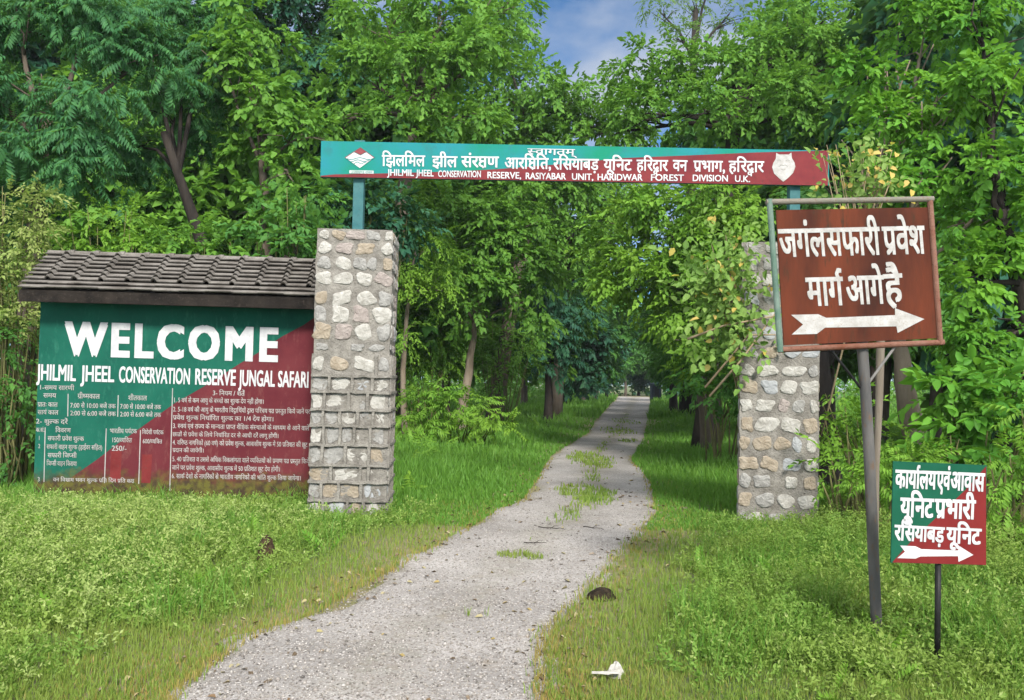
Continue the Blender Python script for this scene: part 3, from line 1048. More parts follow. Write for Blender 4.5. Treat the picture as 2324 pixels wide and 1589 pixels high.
M['wgreen'] = board_mat('wall_green', (0.003, 0.054, 0.037), (0.007, 0.084, 0.056), (0.016, 0.1, 0.068))
M['wmaroon'] = board_mat('wall_maroon', (0.068, 0.010, 0.015), (0.098, 0.019, 0.023), (0.11, 0.036, 0.034))
mb.build('wall', M['wgreen'], wall)
mb = MB()
dg = [(152, 1092), (220, 1042), (262, 1012), (330, 962), (396, 917), (470, 872), (545, 826), (585, 800), (640, 765), (690, 736), (722, 716)]
dg = [(x, y + (1.2 if i % 2 else -1.2)) for i, (x, y) in enumerate(dg)]
full = [(130, 1110)] + dg
for a in range(len(full) - 1):
    (xa, ya), (xb, yb) = full[a], full[a + 1]
    px_poly(mb, [(xa, ya), (xb, yb), (xb, 1165), (xa, 1165)], PLW, 0.003)
mb.build('maroon_paint', M['wmaroon'], wall)


def zp(x, y): return (x * 0.4005, 544.7 + y * 0.4005)


M['patchred'] = solid_mat('patch_red', (0.20, 0.022, 0.024), (0.28, 0.04, 0.04), 6, 0.6, fine=(0.2, 0.06, 0.05))
mb = MB()
lettering(mb, 'WELCOME', zp(372, 649), zp(1570, 685), 73, PLW, em=0.69, bold=0.05, lift=0.006, track=0.12)
mb.build('welcome_lettering', M['white'], wall)
mb = MB()
for t_, x0, x1 in [('JHILMIL', 212, 428), ('JHEEL', 462, 645), ('CONSERVATION', 672, 1078), ('RESERVE', 1102, 1335), ('JUNGAL', 1356, 1556), ('SAFARI', 1574, 1750)]:
    f_ = lambda x: 792 + (x - 212) * 0.0285
    lettering(mb, t_, zp(x0, f_(x0)), zp(x1, f_(x1)), 35, PLW, em=0.69, bold=0.03, lift=0.006)
mb.build('name_lettering', M['white'], wall)
small = [('1-समय सारणी', 220, 848, 420, 24), ('समय', 245, 893, 318, 24), ('ग्रीष्मकाल', 440, 898, 565, 26), ('शीतकाल', 726, 908, 832, 26),
         ('प्रातः काल', 213, 944, 326, 24), ('7:00 से 10:00 बजे तक', 397, 950, 655, 24), ('7:00 से 10:00 बजे तक', 680, 956, 912, 24),
         ('सायं काल', 213, 988, 330, 24), ('2:00 से 6:00 बजे तक', 397, 994, 655, 24), ('2:00 से 6:00 बजे तक', 680, 1000, 912, 24),
         ('2- शुल्क दरें', 203, 1040, 384, 24), ('क्र.सं.', 203, 1087, 252, 22), ('विवरण', 314, 1090, 400, 24), ('भारतीय पर्यटक', 622, 1094, 776, 24), ('विदेशी पर्यटक', 806, 1100, 926, 22),
         ('1', 216, 1134, 228, 22), ('सफारी प्रवेश शुल्क', 270, 1136, 475, 24), ('150/व्यक्ति', 632, 1146, 746, 24), ('600/व्यक्ति', 808, 1152, 918, 22),
         ('2', 216, 1180, 228, 22), ('सफारी वाहन शुल्क (ड्राईवर सहित)', 264, 1184, 580, 24), ('250/-', 632, 1194, 718, 26),
         ('सफारी जिप्सी', 270, 1232, 434, 24), ('जिप्सी वाहन किराया', 264, 1278, 434, 24), ('3', 212, 1368, 226, 22), ('वन विश्राम भवन शुल्क प्रति दिन प्रति कक्ष', 300, 1368, 760, 20),
         ('3- नियम / शर्ते', 1204, 880, 1386, 24), ('1. 5 वर्ष से कम आयु के बच्चों का शुल्क देय नहीं होगा।', 982, 920, 1496, 24),
         ('2. 5-18 वर्ष की आयु के भारतीय विद्यार्थियों द्वारा परिचय पत्र प्रस्तुत किये जाने पर', 980, 972, 1756, 24), ('प्रवेश शुल्क निर्धारित शुल्क का 1/4 देय होगा।', 980, 1018, 1552, 24),
         ('3. स्वयं एवं राज्य के मान्यता प्राप्त शैक्षिक संस्थाओं के माध्यम से आने वाले', 978, 1066, 1752, 24), ('छात्रों से प्रवेश के लिये निर्धारित दर से आधी दरें लागू होंगी।', 978, 1112, 1580, 22),
         ('4. वरिष्ठ नागरिकों (60 वर्ष) को प्रवेश शुल्क, आवासीय शुल्क में 50 प्रतिशत की छूट', 978, 1160, 1742, 24), ('प्रदान की जायेगी।', 978, 1202, 1156, 22),
         ('5. 40 प्रतिशत व उससे अधिक विकलांगता वाले व्यक्तियों को प्रमाण पत्र प्रस्तुत किये', 976, 1254, 1752, 24), ('जाने पर प्रवेश शुल्क, आवासीय शुल्क में 50 प्रतिशत छूट देय होगी।', 974, 1302, 1588, 24),
         ('6. सार्क देशों के नागरिकों से भारतीय नागरिकों की भांति शुल्क लिया जायेगा।', 972, 1350, 1706, 24)]
mb = MB()
for t_, x0, y0, x1, h in small:
    lettering(mb, t_, zp(x0, y0), zp(x1, y0 + (x1 - x0) * 0.018), h * 0.4, PLW, bold=0.012, lift=0.006)
mb.build('notice_lettering', M['smallwhite'], wall)
mb = MB()
for x0, y0, x1, y1 in [(386, 872, 384, 1000), (670, 880, 667, 1002), (978, 840, 962, 1420), (256, 1062, 249, 1372), (602, 1068, 592, 1378), (796, 1078, 786, 1382)]:
    px_line(mb, [zp(x0, y0), zp(x1, y1)], 2.0, PLW, 0.006)
mb.build('ruled_lines', M['smallwhite'], wall)
mb = MB()
for poly in ([(628, 1200), (690, 1192), (686, 1290), (682, 1372), (622, 1368)], [(806, 1216), (862, 1216), (858, 1300), (852, 1378), (800, 1376)]):
    px_poly(mb, [zp(*q) for q in poly], PLW, 0.0045)
mb.build('repainted_patch', M['patchred'], wall)

# roof: two tiled slopes, ridge, fascia
ze, zr_, ye, yr = 2.50, 3.03, -0.38, 0.40      # eave and ridge heights and depths in the wall's frame
rx0 = (at_plane(40, 662, wp + wn * 0.38, wn) - wp).dot(wx)
rx1 = xR + 0.12
mb = MB()
per, nr = 0.30, 9
xs = [rx0]
prof = []          # (x, height) across a slope
x = rx0
while x < rx1:
    for dx, h in ((0.0, 0), (0.222, 0), (0.232, .02), (0.246, .036), (0.266, .036), (0.280, .02), (0.29, 0)):
        if x + dx < rx1: prof.append((x + dx, h))
    x += per
prof.append((rx1, 0))
rrng = random.Random(4)
for side in (0, 1):
    sl_ = math.atan2(zr_ - ze, yr - ye)
    for r in range(nr):
        f0, f1 = r / nr, (r + 1) / nr + 0.012
        lower, upper, lip, und = [], [], [], []
        for (px_, h) in prof:
            k = int((px_ - rx0) / per)
            jit = 0.006 * (((k * 7 + r * 13) % 5) - 2) / 2
            roll_ = h if r >= 2 else 0
            for f, lst, lift in ((f0, lower, 0.046 + roll_ + jit), (f1, upper, 0.010 + roll_ * 0.9), (f0 + .004, lip, 0.030 + roll_ + jit), (f0 + .055, und, 0.004 + roll_ * .6)):
                y = ye + (yr - ye) * f - sin(sl_) * lift
                z = ze + (zr_ - ze) * f + cos(sl_) * lift
                if side: y = 2 * yr - y
                lst.append(wl(px_, y, z))
        n = len(prof)
        fs = [(i, i + 1, n + i + 1, n + i) for i in range(n - 1)] + [(2 * n + i, 2 * n + i + 1, i + 1, i) for i in range(n - 1)] + [(3 * n + i, 3 * n + i + 1, 2 * n + i + 1, 2 * n + i) for i in range(n - 1)]
        mb.add(lower + upper + lip + und, fs)
roof = mb.build('roof', M['tile'], wall)
mb = MB()
for i in range(int((rx1 - rx0) / per) + 1):
    a, b = rx0 + i * per - 0.01, min(rx0 + (i + 1) * per, rx1) + 0.01
    for (q0, q1, r) in ((a, b - .03, .035), (b - .05, b, .048)):
        mb.tube([wl(q0, yr, zr_ + .0), wl(q1, yr, zr_ + .0)], r, 10)
ridge = mb.build('ridge_cap', M['tile'], wall)
mb = MB()
R3 = Matrix(((wx.x, -wn.x, 0), (wx.y, -wn.y, 0), (0, 0, 1)))
Mw = Matrix.Translation(W0) @ R3.to_4x4()
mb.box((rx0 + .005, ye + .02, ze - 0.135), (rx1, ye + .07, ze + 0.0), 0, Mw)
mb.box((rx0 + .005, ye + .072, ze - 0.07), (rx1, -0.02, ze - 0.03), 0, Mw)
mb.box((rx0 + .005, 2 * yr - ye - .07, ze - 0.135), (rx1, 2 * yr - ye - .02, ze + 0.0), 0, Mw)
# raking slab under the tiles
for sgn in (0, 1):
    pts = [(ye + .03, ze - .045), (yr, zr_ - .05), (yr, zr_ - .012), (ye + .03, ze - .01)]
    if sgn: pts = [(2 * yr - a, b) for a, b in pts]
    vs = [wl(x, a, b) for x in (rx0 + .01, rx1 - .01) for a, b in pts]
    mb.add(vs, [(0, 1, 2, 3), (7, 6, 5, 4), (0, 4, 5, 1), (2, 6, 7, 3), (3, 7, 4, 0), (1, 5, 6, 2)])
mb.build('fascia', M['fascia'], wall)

# ------------------------------------------------------------------ brown direction sign on a leaning pole
YB = 5.5
PLB = (Vector((0, YB, 0)), FRONT)


def zb_(x, y): return (1634 + .2856 * x, 426.7 + .2856 * y)


gb = at(1991, 1462, YB + .04)
bs = thing('direction_sign', 'weathered brown signboard with white arrow in a rusty pipe frame on a leaning pole', 'sign', (gb.x, YB + .04, 0))
mb = MB()
cs = [at(*q, YB) for q in ((1761, 477), (2112, 470.5), (2126, 768), (1779, 784))]
d2 = Vector((0, .012, 0))
mb.add(cs + [c + d2 for c in cs], [(3, 2, 1, 0), (4, 5, 6, 7), (0, 1, 5, 4), (1, 2, 6, 5), (2, 3, 7, 6), (3, 0, 4, 7)])
mb.build('panel', M['brown'], bs)
pr0 = 0.0185
for (a, b), mt, dy_ in ((((1739, 458.5), (2118, 452)), 'pipe_top', 0), (((1746, 452), (1771, 799)), 'pipe_green', -.004), (((2110, 450), (2134, 782)), 'rust', 0.002), (((1766, 794), (2142, 777)), 'rust', 0.004)):
    mb = MB()
    p, q = at(*a, YB + dy_), at(*b, YB + dy_)
    mb.tube([p + (q - p) * (i / 6) for i in range(7)], pr0, 12)
    fp = mb.build('frame_pipe', M[mt], bs, smooth=False)
    if mt == 'pipe_green': fp['label'] = 'faded green frame pipe on the left side'
mb = MB()
pts = [(1956, 740), (1957, 790), (1965, 900), (1973, 1040), (1981, 1230), (1988, 1390), (1992, 1490)]
mb.tube([at(*q, YB + .055) for q in pts], 0.034, 16)
mb.build('pole', M['pole'], bs, smooth=True)
for a, b, mt in (((1886, 795), (1953, 880), 'black'), ((2032, 786), (1972, 868), 'brace_pale')):
    mb = MB()
    mb.tube([at(*a, YB + .02), at(*b, YB + .05)], 0.0085, 8)
    mb.build('brace', M[mt], bs)
mb = MB()
for t_, x0, x1 in (('जगंल', 482, 848), ('सफारी', 856, 1278), ('प्रवेश', 1306, 1634)):
    f_ = lambda x: 546 - 0.0242 * (x - 480)
    lettering(mb, t_, zb_(x0, f_(x0)), zb_(x1, f_(x1)), 61, PLB, bold=0.026, lift=0.003, slant=(-0.085, -0.996))
for t_, x0, x1, y in (('मार्ग', 700, 985, 932), ('आगे', 1012, 1310, 920), ('है', 1318, 1455, 905)):
    lettering(mb, t_, zb_(x0, y + 3), zb_(x1, y - 5), 62, PLB, bold=0.026, lift=0.003, slant=(-0.085, -0.996))
mb.build('lettering', M['offwhite'], bs)
mb = MB()
ar = [(565, 1008), (780, 1003), (845, 1032), (1392, 1010), (1390, 955), (1625, 1042), (1412, 1152), (1402, 1100), (835, 1110), (770, 1160), (570, 1165), (660, 1085)]
px_poly(mb, [zb_(*q) for q in ar], PLB, 0.003)
mb.build('arrow', M['offwhite'], bs)

# ------------------------------------------------------------------ small office sign
YS = 4.92
PLS = (Vector((0, YS, 0)), FRONT)


def zs_(x, y): return (1951.8 + .3714 * x, 998.6 + .3714 * y)


gs = at(2127, 1520, YS + .03)
ss = thing('office_sign', 'small green and red signboard with white lettering and arrow on a thin black post', 'sign', (gs.x, YS + .03, 0))
cs = [at(*zs_(*q), YS) for q in ((203, 130), (776, 155), (766, 766), (189, 750))]
mb = MB()
d2 = Vector((0, .01, 0))
mb.add(cs + [c + d2 for c in cs], [(3, 2, 1, 0), (4, 5, 6, 7), (0, 1, 5, 4), (2, 3, 7, 6), (3, 0, 4, 7)], 0)
mb.add([cs[1], cs[2], cs[2] + d2, cs[1] + d2], [(0, 1, 2, 3)], 1)
mb.build('panel', [M['sgreen'], M['offwhite']], ss)
mb = MB()
dgs = [(200, 744), (310, 622), (452, 488), (560, 385), (640, 310), (700, 240), (771, 160)]
lo_ = [(x, 748.5 + (x - 189) / 577 * 16) for x, _ in dgs]
for a in range(len(dgs) - 1):
    px_poly(mb, [zs_(*dgs[a]), zs_(*dgs[a + 1]), zs_(*lo_[a + 1]), zs_(*lo_[a])], PLS, 0.0015)
mb.build('red_paint', M['sred'], ss)
mb = MB()
mb.tube([at(2129, 1262, YS + .028), at(2128, 1400, YS + .028), at(2127, 1545, YS + .028)], 0.0165, 12)
mb.build('post', M['black'], ss, smooth=True)
mb = MB()
for t_, x0, y0, x1, y1, h in (('कार्यालय', 215, 290, 462, 300, 39), ('एवं', 468, 299, 548, 303, 39), ('आवास', 552, 304, 757, 313, 39),
                              ('यूनिट', 246, 466, 445, 474, 41), ('प्रभारी', 458, 474, 700, 483, 41), ('रसियाबड़', 210, 610, 510, 626, 33), ('यूनिट', 528, 628, 735, 638, 34)):
    lettering(mb, t_, zs_(x0, y0), zs_(x1, y1), h, PLS, bold=0.036, lift=0.003)
mb.build('lettering', M['white'], ss)
mb = MB()
ar = [(245, 645), (340, 650), (375, 667), (600, 675), (602, 645), (693, 703), (602, 745), (600, 710), (370, 712), (340, 725), (228, 722), (275, 683)]
px_poly(mb, [zs_(*q) for q in ar], PLS, 0.003)
mb.build('arrow', M['white'], ss)
bpy.data.objects.remove(_to)

# ------------------------------------------------------------------ small things on the ground
mb = MB()
rg = random.Random(9)
mb.tube([at(1989, 1362, 6.45) + Vector((0, 0, -.1)), at(1987, 1210, 6.45), at(1989, 1060, 6.45), at(1996, 900, 6.45), at(1999, 790, 6.45), at(2002, 660, 6.45)], [.024, .022, .022, .028, .031, .03], 9, wob=.12, rng=rg)
o = mb.build('wooden_pole', M['wood_grey'], smooth=True)
tag(o, 'pale weathered wooden pole standing just behind the brown sign\'s steel pole', 'pole')


def lump(name, mat, p, a, b, h, seed, label, cat, n=14, m=7, rough=0.22):
    mb = MB()
    vs, fs = [], []
    for j in range(m + 1):
        ph = pi / 2 * j / m
        for i in range(n):
            th = 2 * pi * i / n
            r = 1 + rough * (2 * fbm(cos(th) * 2.1 + seed * 3.7 + 5, sin(th) * 2.1 + j * 0.5 + 9, seed) - 0.94)
            vs.append((p[0] + a * cos(ph) * cos(th) * r, p[1] + b * cos(ph) * sin(th) * r, p[2] - 0.02 + (h + 0.02) * sin(ph) * r))
    for j in range(m):
        for i in range(n):
            fs.append((j * n + i, j * n + (i + 1) % n, (j + 1) * n + (i + 1) % n, (j + 1) * n + i))
    mb.add(vs, fs)
    o = mb.build(name, mat, smooth=True)
    tag(o, label, cat)
    return o


g = ground(1365, 1357)
lump('dung_pat', M['dung'], (g.x, g.y, 0.01), 0.105, 0.09, 0.062, 2, 'dark brown flattened lump of dung at the gravel path\'s right edge', 'dung')
g = ground(603, 1280)
lump('tree_stump', M['stumpwood'], (g.x, g.y, 0.06), 0.075, 0.06, 0.17, 4, 'small brown rotten stump in the grass left of the path', 'stump')


def paper(name, px, py, sx, sy, hh, label, seed):
    g = ground(px, py)
    mb = MB()
    n = 7
    vs = []
    for j in range(n):
        for i in range(n):
            u, v = i / (n - 1) - .5, j / (n - 1) - .5
            vs.append((g.x + u * sx + .02 * fbm(v * 5, u * 5, seed), g.y + v * sy, 0.035 + hh * fbm(u * 4 + 3, v * 4 + 8, seed)))
    mb.add(vs, [(j * n + i, j * n + i + 1, (j + 1) * n + i + 1, (j + 1) * n + i) for j in range(n - 1) for i in range(n - 1)])
    o = mb.build(name, M['paper'], smooth=False)
    sd_ = o.modifiers.new('thickness', 'SOLIDIFY')
    sd_.thickness = 0.002
    tag(o, label, 'litter')


g = ground(1397, 1540)
lump('crumpled_paper', M['paper'], (g.x, g.y, 0.03), 0.045, 0.035, 0.052, 7, 'crumpled off-white paper scrap standing up in the short grass by the path', 'litter', n=11, m=5, rough=0.4)
bpy.data.objects['crumpled_paper'].data.polygons.foreach_set('use_smooth', [False] * len(bpy.data.objects['crumpled_paper'].data.polygons))
paper('paper_scrap', 1372, 1548, 0.15, 0.05, 0.03, 'flat dirty white paper strip lying next to the crumpled paper scrap', 8)

def twig(pa, pb, r, label, seed):
    rng = random.Random(seed)
    a, b = ground(*pa, .03), ground(*pb, .03)
    mb = MB()
    n = 6
    mb.tube([a.lerp(b, i / n) + Vector((rng.uniform(-.012, .012), rng.uniform(-.02, .02), rng.uniform(0, .012))) for i in range(n + 1)], [r * (1 - .6 * i / n) for i in range(n + 1)], 6, wob=.15, rng=rng)
    m = a.lerp(b, .45)
    mb.tube([m, m + Vector((.05, .06, .02)), m + Vector((.09, .10, .012))], [r * .6, r * .4, r * .2], 5)
    tag(mb.build('twig', M['bark_dark'], smooth=True), label, 'twig', 'fallen twigs on the path')


twig((1224, 1198), (1280, 1201), .006, 'dark fallen twig lying across the middle of the gravel path', 1)
twig((1322, 1196), (1370, 1202), .006, 'dark twig on the path right of the longest fallen twig', 2)
twig((1190, 1232), (1240, 1234), .005, 'thin twig on the gravel nearest the dry grass patch', 3)

# small dark sheet-metal hut where the path ends
hp = at(1490, 897, 88)
hut = thing('hut', 'tiny dark blue-grey hut beside the far end of the path', 'hut', (hp.x, 88, 0))
mb = MB()
mb.box((hp.x - .5, 88, -.1), (hp.x + .5, 89.1, 1.55))
mb.build('wall', M['hut'], hut)
mb = MB()
mb.add([(hp.x - .6, 87.85, 1.552), (hp.x + .6, 87.85, 1.552), (hp.x + .6, 89.25, 1.7), (hp.x - .6, 89.25, 1.7), (hp.x - .6, 87.85, 1.60), (hp.x + .6, 87.85, 1.60), (hp.x + .6, 89.25, 1.75), (hp.x - .6, 89.25, 1.75)],
       [(3, 2, 1, 0), (4, 5, 6, 7), (0, 1, 5, 4), (1, 2, 6, 5), (2, 3, 7, 6), (3, 0, 4, 7)])
mb.build('roof', M['hut'], hut)
mb = MB()
mb.box((hp.x - .2, 87.96, 0), (hp.x + .25, 87.995, 1.3))
mb.build('door', M['black'], hut)
#PART3
# ------------------------------------------------------------------ foliage building blocks
def leaf_verts(L, Wd, fold=0.25, curl=0.12):
    """kite leaf of 4 points along +Y, face up +Z: base, right, tip, left"""
    return np.array([[0, 0, 0], [Wd / 2, L * .42, Wd * fold], [0, L, -L * curl], [-Wd / 2, L * .42, Wd * fold]])


def leaf6_verts(L, Wd, fold=0.22, curl=0.16):
    """broad leaf of 6 points: base, lower right, upper right, drooping tip, upper left, lower left"""
    return np.array([[0, 0, 0], [Wd * .46, L * .26, Wd * fold], [Wd * .40, L * .66, Wd * fold * .6 - L * curl * .3], [0, L, -L * curl],
                     [-Wd * .40, L * .66, Wd * fold * .6 - L * curl * .3], [-Wd * .46, L * .26, Wd * fold]])


def rot_axis(ax, a):
    ax = np.asarray(ax, float)
    ax = ax / np.linalg.norm(ax)
    K = np.array([[0, -ax[2], ax[1]], [ax[2], 0, -ax[0]], [-ax[1], ax[0], 0]])
    return np.eye(3) + sin(a) * K + (1 - cos(a)) * (K @ K)


def spray_broad(rng, n=9, twig=0.42, L=0.15, Wd=0.085, spread=1.0, droop=0.25, six=False):
    vs = []
    for i in range(n):
        t = (i + .5) / n
        side = 1 if i % 2 else -1
        y = twig * t
        z = -droop * twig * t * t
        yaw = side * rng.uniform(.5, 1.2) * spread * (1 - .6 * t)
        R = rot_axis((0, 0, 1), yaw) @ rot_axis((1, 0, 0), -rng.uniform(-.2, .7)) @ rot_axis((0, 1, 0), rng.uniform(-.5, .5))
        s = rng.uniform(.7, 1.15)
        vs.append((leaf6_verts if six else leaf_verts)(L * s, Wd * s) @ R.T + np.array([rng.uniform(-.02, .02), y, z + rng.uniform(-.02, .02)]))
    return np.vstack(vs)


def spray_pinnate(rng, pairs=8, L=0.52, leaf=0.155, Wd=0.052):
    vs = []
    for i in range(pairs):
        t = (i + 1) / pairs
        y, z = L * t, -0.22 * L * t * t
        for side in (-1, 1):
            yaw = side * (1.25 - .55 * t)
            R = rot_axis((0, 0, 1), -yaw) @ rot_axis((1, 0, 0), -rng.uniform(.35, .75)) @ rot_axis((0, 1, 0), rng.uniform(-.25, .25))
            s = (0.75 + .5 * sin(pi * t * .9)) * rng.uniform(.85, 1.1)
            vs.append(leaf_verts(leaf * s, Wd * s, .15, .2) @ R.T + np.array([0, y, z]))
    vs.append(leaf_verts(leaf, Wd, .15, .2) + np.array([0, L, -.22 * L]))
    return np.vstack(vs)


class Tpl:
    def __init__(s, fn, k=4, seed=1, **kw):
        rng = random.Random(seed)
        s.v = [fn(rng, **kw) for _ in range(k)]
        s.six = kw.get('six', False)


T = {
    'broad': Tpl(spray_broad, 4, 1, n=9, twig=.40, L=.15, Wd=.088),
    'round': Tpl(spray_broad, 4, 2, n=8, twig=.36, L=.15, Wd=.11, six=True),
    'fine': Tpl(spray_broad, 4, 3, n=13, twig=.42, L=.10, Wd=.05),
    'pinnate': Tpl(spray_pinnate, 4, 4),
    'feather': Tpl(spray_pinnate, 4, 5, pairs=7, L=.36, leaf=.11, Wd=.04),
    'big': Tpl(spray_broad, 4, 6, n=8, twig=.34, L=.19, Wd=.10, spread=1.3, droop=.1, six=True),
    'vine': Tpl(spray_broad, 4, 7, n=5, twig=.34, L=.12, Wd=.08, spread=1.2, six=True),
    'far': Tpl(spray_broad, 4, 8, n=7, twig=.60, L=.30, Wd=.19),
    'weed': Tpl(spray_broad, 5, 9, n=13, twig=.26, L=.055, Wd=.026, spread=1.3, droop=.1),
    'fern': Tpl(spray_pinnate, 4, 10, pairs=8, L=.34, leaf=.10, Wd=.035),
}


def norm(a): return a / np.maximum(np.linalg.norm(a, axis=-1, keepdims=True), 1e-9)


def scatter(tpl, P, FW, UP, S, rng):
    """transform template sprays to points P with forward FW, up UP and scale S"""
    Yv = norm(FW)
    Xv = norm(np.cross(Yv, UP))
    Zv = np.cross(Xv, Yv)
    which = rng.integers(0, len(tpl.v), len(P))
    out = []
    for k, tv in enumerate(tpl.v):
        m = which == k
        if not m.any(): continue
        R = np.stack([Xv[m], Yv[m], Zv[m]], 1)           # rows are axes
        out.append((np.einsum('vj,njk->nvk', tv, R) * S[m][:, None, None] + P[m][:, None, :]).reshape(-1, 3))
    return np.vstack(out)


def leaf_faces(nv, six=False):
    if six:
        b = np.arange(0, nv, 6)[:, None]
        return np.concatenate([b + np.array([[0, 1, 2, 3]]), b + np.array([[0, 3, 4, 5]])], 1).reshape(-1, 4)
    # two triangles per 4-vertex kite
    b = np.arange(0, nv, 4)[:, None]
    return np.concatenate([b + np.array([[0, 1, 2]]), b + np.array([[0, 2, 3]])], 1).reshape(-1, 3)


def crown_pts(lobes, dens, rng, droop=0.35, back=0.55, ksub=1.0, fill=0.25):
    """spray positions, forward and up vectors for a crown made of ellipsoid lobes (centre, radii)"""
    Ps, Fs, Us = [], [], []
    for c, r in lobes:
        c, r = np.array(c, float), np.array(r, float)
        rm = r.mean()
        K = max(4, int(ksub * 9 * max(rm, .4) ** 1.2))
        K = min(K, 60)
        d = norm(rng.normal(size=(K, 3)) + np.array([0, 0, .25]))
        cen = c + d * r * rng.uniform(.45, .92, (K, 1))
        srad = rng.uniform(.28, .5, K) * rm * (0.75 if rm > 1.5 else 1)
        for q, s in zip(cen, srad):
            n = max(6, int(dens * 9 * s * s))
            dd = norm(rng.normal(size=(n, 3)) + norm(q - c) * .5 + np.array([0, 0, .35]))
            p = q + dd * s * np.array([1.15, 1.15, .8]) * rng.uniform(.55, 1.08, (n, 1))
            Ps.append(p)
            Fs.append(dd)
        n = int(fill * dens * 9 * rm * rm)
        dd = norm(rng.normal(size=(n, 3)))
        Ps.append(c + dd * r * rng.uniform(.1, .85, (n, 1)))
        Fs.append(dd)
    P, D = np.vstack(Ps), np.vstack(Fs)
    keep = (D[:, 1] < .35) | (rng.random(len(P)) > back)
    P, D = P[keep], D[keep]
    FW = norm(D * np.array([1, 1, .6]) + rng.normal(size=D.shape) * .35 - np.array([0, 0, droop]))
    UP = norm(np.array([0, 0, 1.0]) + D * .7 + rng.normal(size=D.shape) * .25)
    return P, FW, UP


def crown_mesh(name, lobes, kind, mat, dens, seed, parent, scale=1.0, droop=.35, back=.55, fill=.14, ksub=1.0):
    rng = np.random.default_rng(seed)
    P, FW, UP = crown_pts(lobes, dens / scale ** 2, rng, droop, back, ksub, fill)
    ok = P[:, 2] > 0.05
    P, FW, UP = P[ok], FW[ok], UP[ok]
    V = scatter(T[kind], P, FW, UP, scale * rng.uniform(.55, 1.3, len(P)), rng)
    return np_mesh(name, V, leaf_faces(len(V), T[kind].six), M[mat], parent)


def lobe(px, py, Y, rx, ry, rY=None):
    """an ellipsoid of foliage seen round (px, py) at depth Y"""
    p = at(px, py, Y)
    k = Y / F
    return ((p.x, p.y, p.z), (rx * k, (rY if rY else (rx + ry) / 2 * k * .9), ry * k))


def limbs(base, lobes, r0, bark, parent, seed, bend=0.3, top=None, trunk=True):
    rng = random.Random(seed)
    mb = MB()
    b = Vector(base)
    cs = [Vector(c) for c, _ in lobes]
    top = Vector(top) if top else sum(cs, Vector()) / len(cs)
    mid = b.lerp(top, .5) + Vector((rng.uniform(-bend, bend), rng.uniform(-bend, bend), 0))
    pts = []
    for i in range(9):
        t = i / 8
        p = b * (1 - t) ** 2 + mid * 2 * t * (1 - t) + top * t * t
        pts.append(p + Vector((rng.uniform(-.03, .03), rng.uniform(-.03, .03), 0)) * (i > 0))
    rad = [r0 * (1.25 if i == 0 else 1) * (1 - .62 * i / 8) for i in range(9)]
    pts[0] = pts[0] - Vector((0, 0, .2))
    if trunk: mb.tube(pts, rad, 10, wob=.08, rng=rng)
    for c, (cc, rr) in zip(cs, lobes):
        i = min(7, max(3, min(range(9), key=lambda k: (pts[k] - c).length)))
        s = pts[i]
        v = c - s
        m = s + v * .5 + Vector((rng.uniform(-.2, .2), 0, v.length * .08))
        mb.tube([s, s.lerp(m, .5) + Vector((0, 0, .02)), m, m.lerp(c, .6), c + v * .08], [rad[i] * .6, rad[i] * .48, rad[i] * .36, rad[i] * .24, rad[i] * .1], 7, wob=.1, rng=rng)
        # smaller boughs inside the lobe
        for _ in range(4):
            e = Vector(cc) + Vector((rng.uniform(-1, 1) * rr[0], rng.uniform(-1, 1) * rr[1], rng.uniform(-.6, .9) * rr[2])) * .75
            q = m.lerp(c, rng.uniform(.2, .9))
            mb.tube([q, q.lerp(e, .5) + Vector((rng.uniform(-.1, .1), 0, .06)), e], [rad[i] * .2, rad[i] * .13, .008], 5)
    return mb.build('trunk', M[bark], parent, smooth=True)


def tree(name, label, cat, basepx, Y, r0, bark, lobes, kind, mat, dens=30, seed=1, scale=1.0, droop=.35, group=None, back=.55, fill=.14, top=None, bend=.3, ksub=1.0, base=None):
    if base is None:
        p = at(basepx, 870, Y)
        base = (p.x, Y, float(gz(p.x, Y)))
    t = thing(name, label, cat, base, group)
    limbs(base, lobes, r0, bark, t, seed, bend, top)
    crown_mesh('crown', lobes, kind, mat, dens, seed, t, scale, droop, back, fill, ksub)
    return t


def shrub(name, label, Y, lobes, kind, mat, dens=30, seed=1, scale=1.0, droop=.2, group=None, cat='shrub', bark='greenstem', back=.55, fill=.3):
    xs_ = sum(c[0] for c, _ in lobes) / len(lobes)
    base = (xs_, Y, float(gz(xs_, Y)))
    t = thing(name, label, cat, base, group)
    rng = random.Random(seed)
    mb = MB()
    for c, r in lobes:
        for _ in range(5):
            e = Vector(c) + Vector((rng.uniform(-.7, .7) * r[0], rng.uniform(-.5, .5) * r[1], rng.uniform(-.2, .8) * r[2]))
            b = Vector((base[0] + (c[0] - base[0]) * .6 + rng.uniform(-.15, .15), Y + rng.uniform(-.15, .15), base[2] - .05))
            mb.tube([b, b.lerp(e, .5) + Vector((rng.uniform(-.08, .08), 0, .05)), e], [.022, .014, .005], 5)
    mb.build('stems', M[bark], t, smooth=True)
    crown_mesh('leaves', lobes, kind, mat, dens, seed, t, scale, droop, back, fill)
    return t


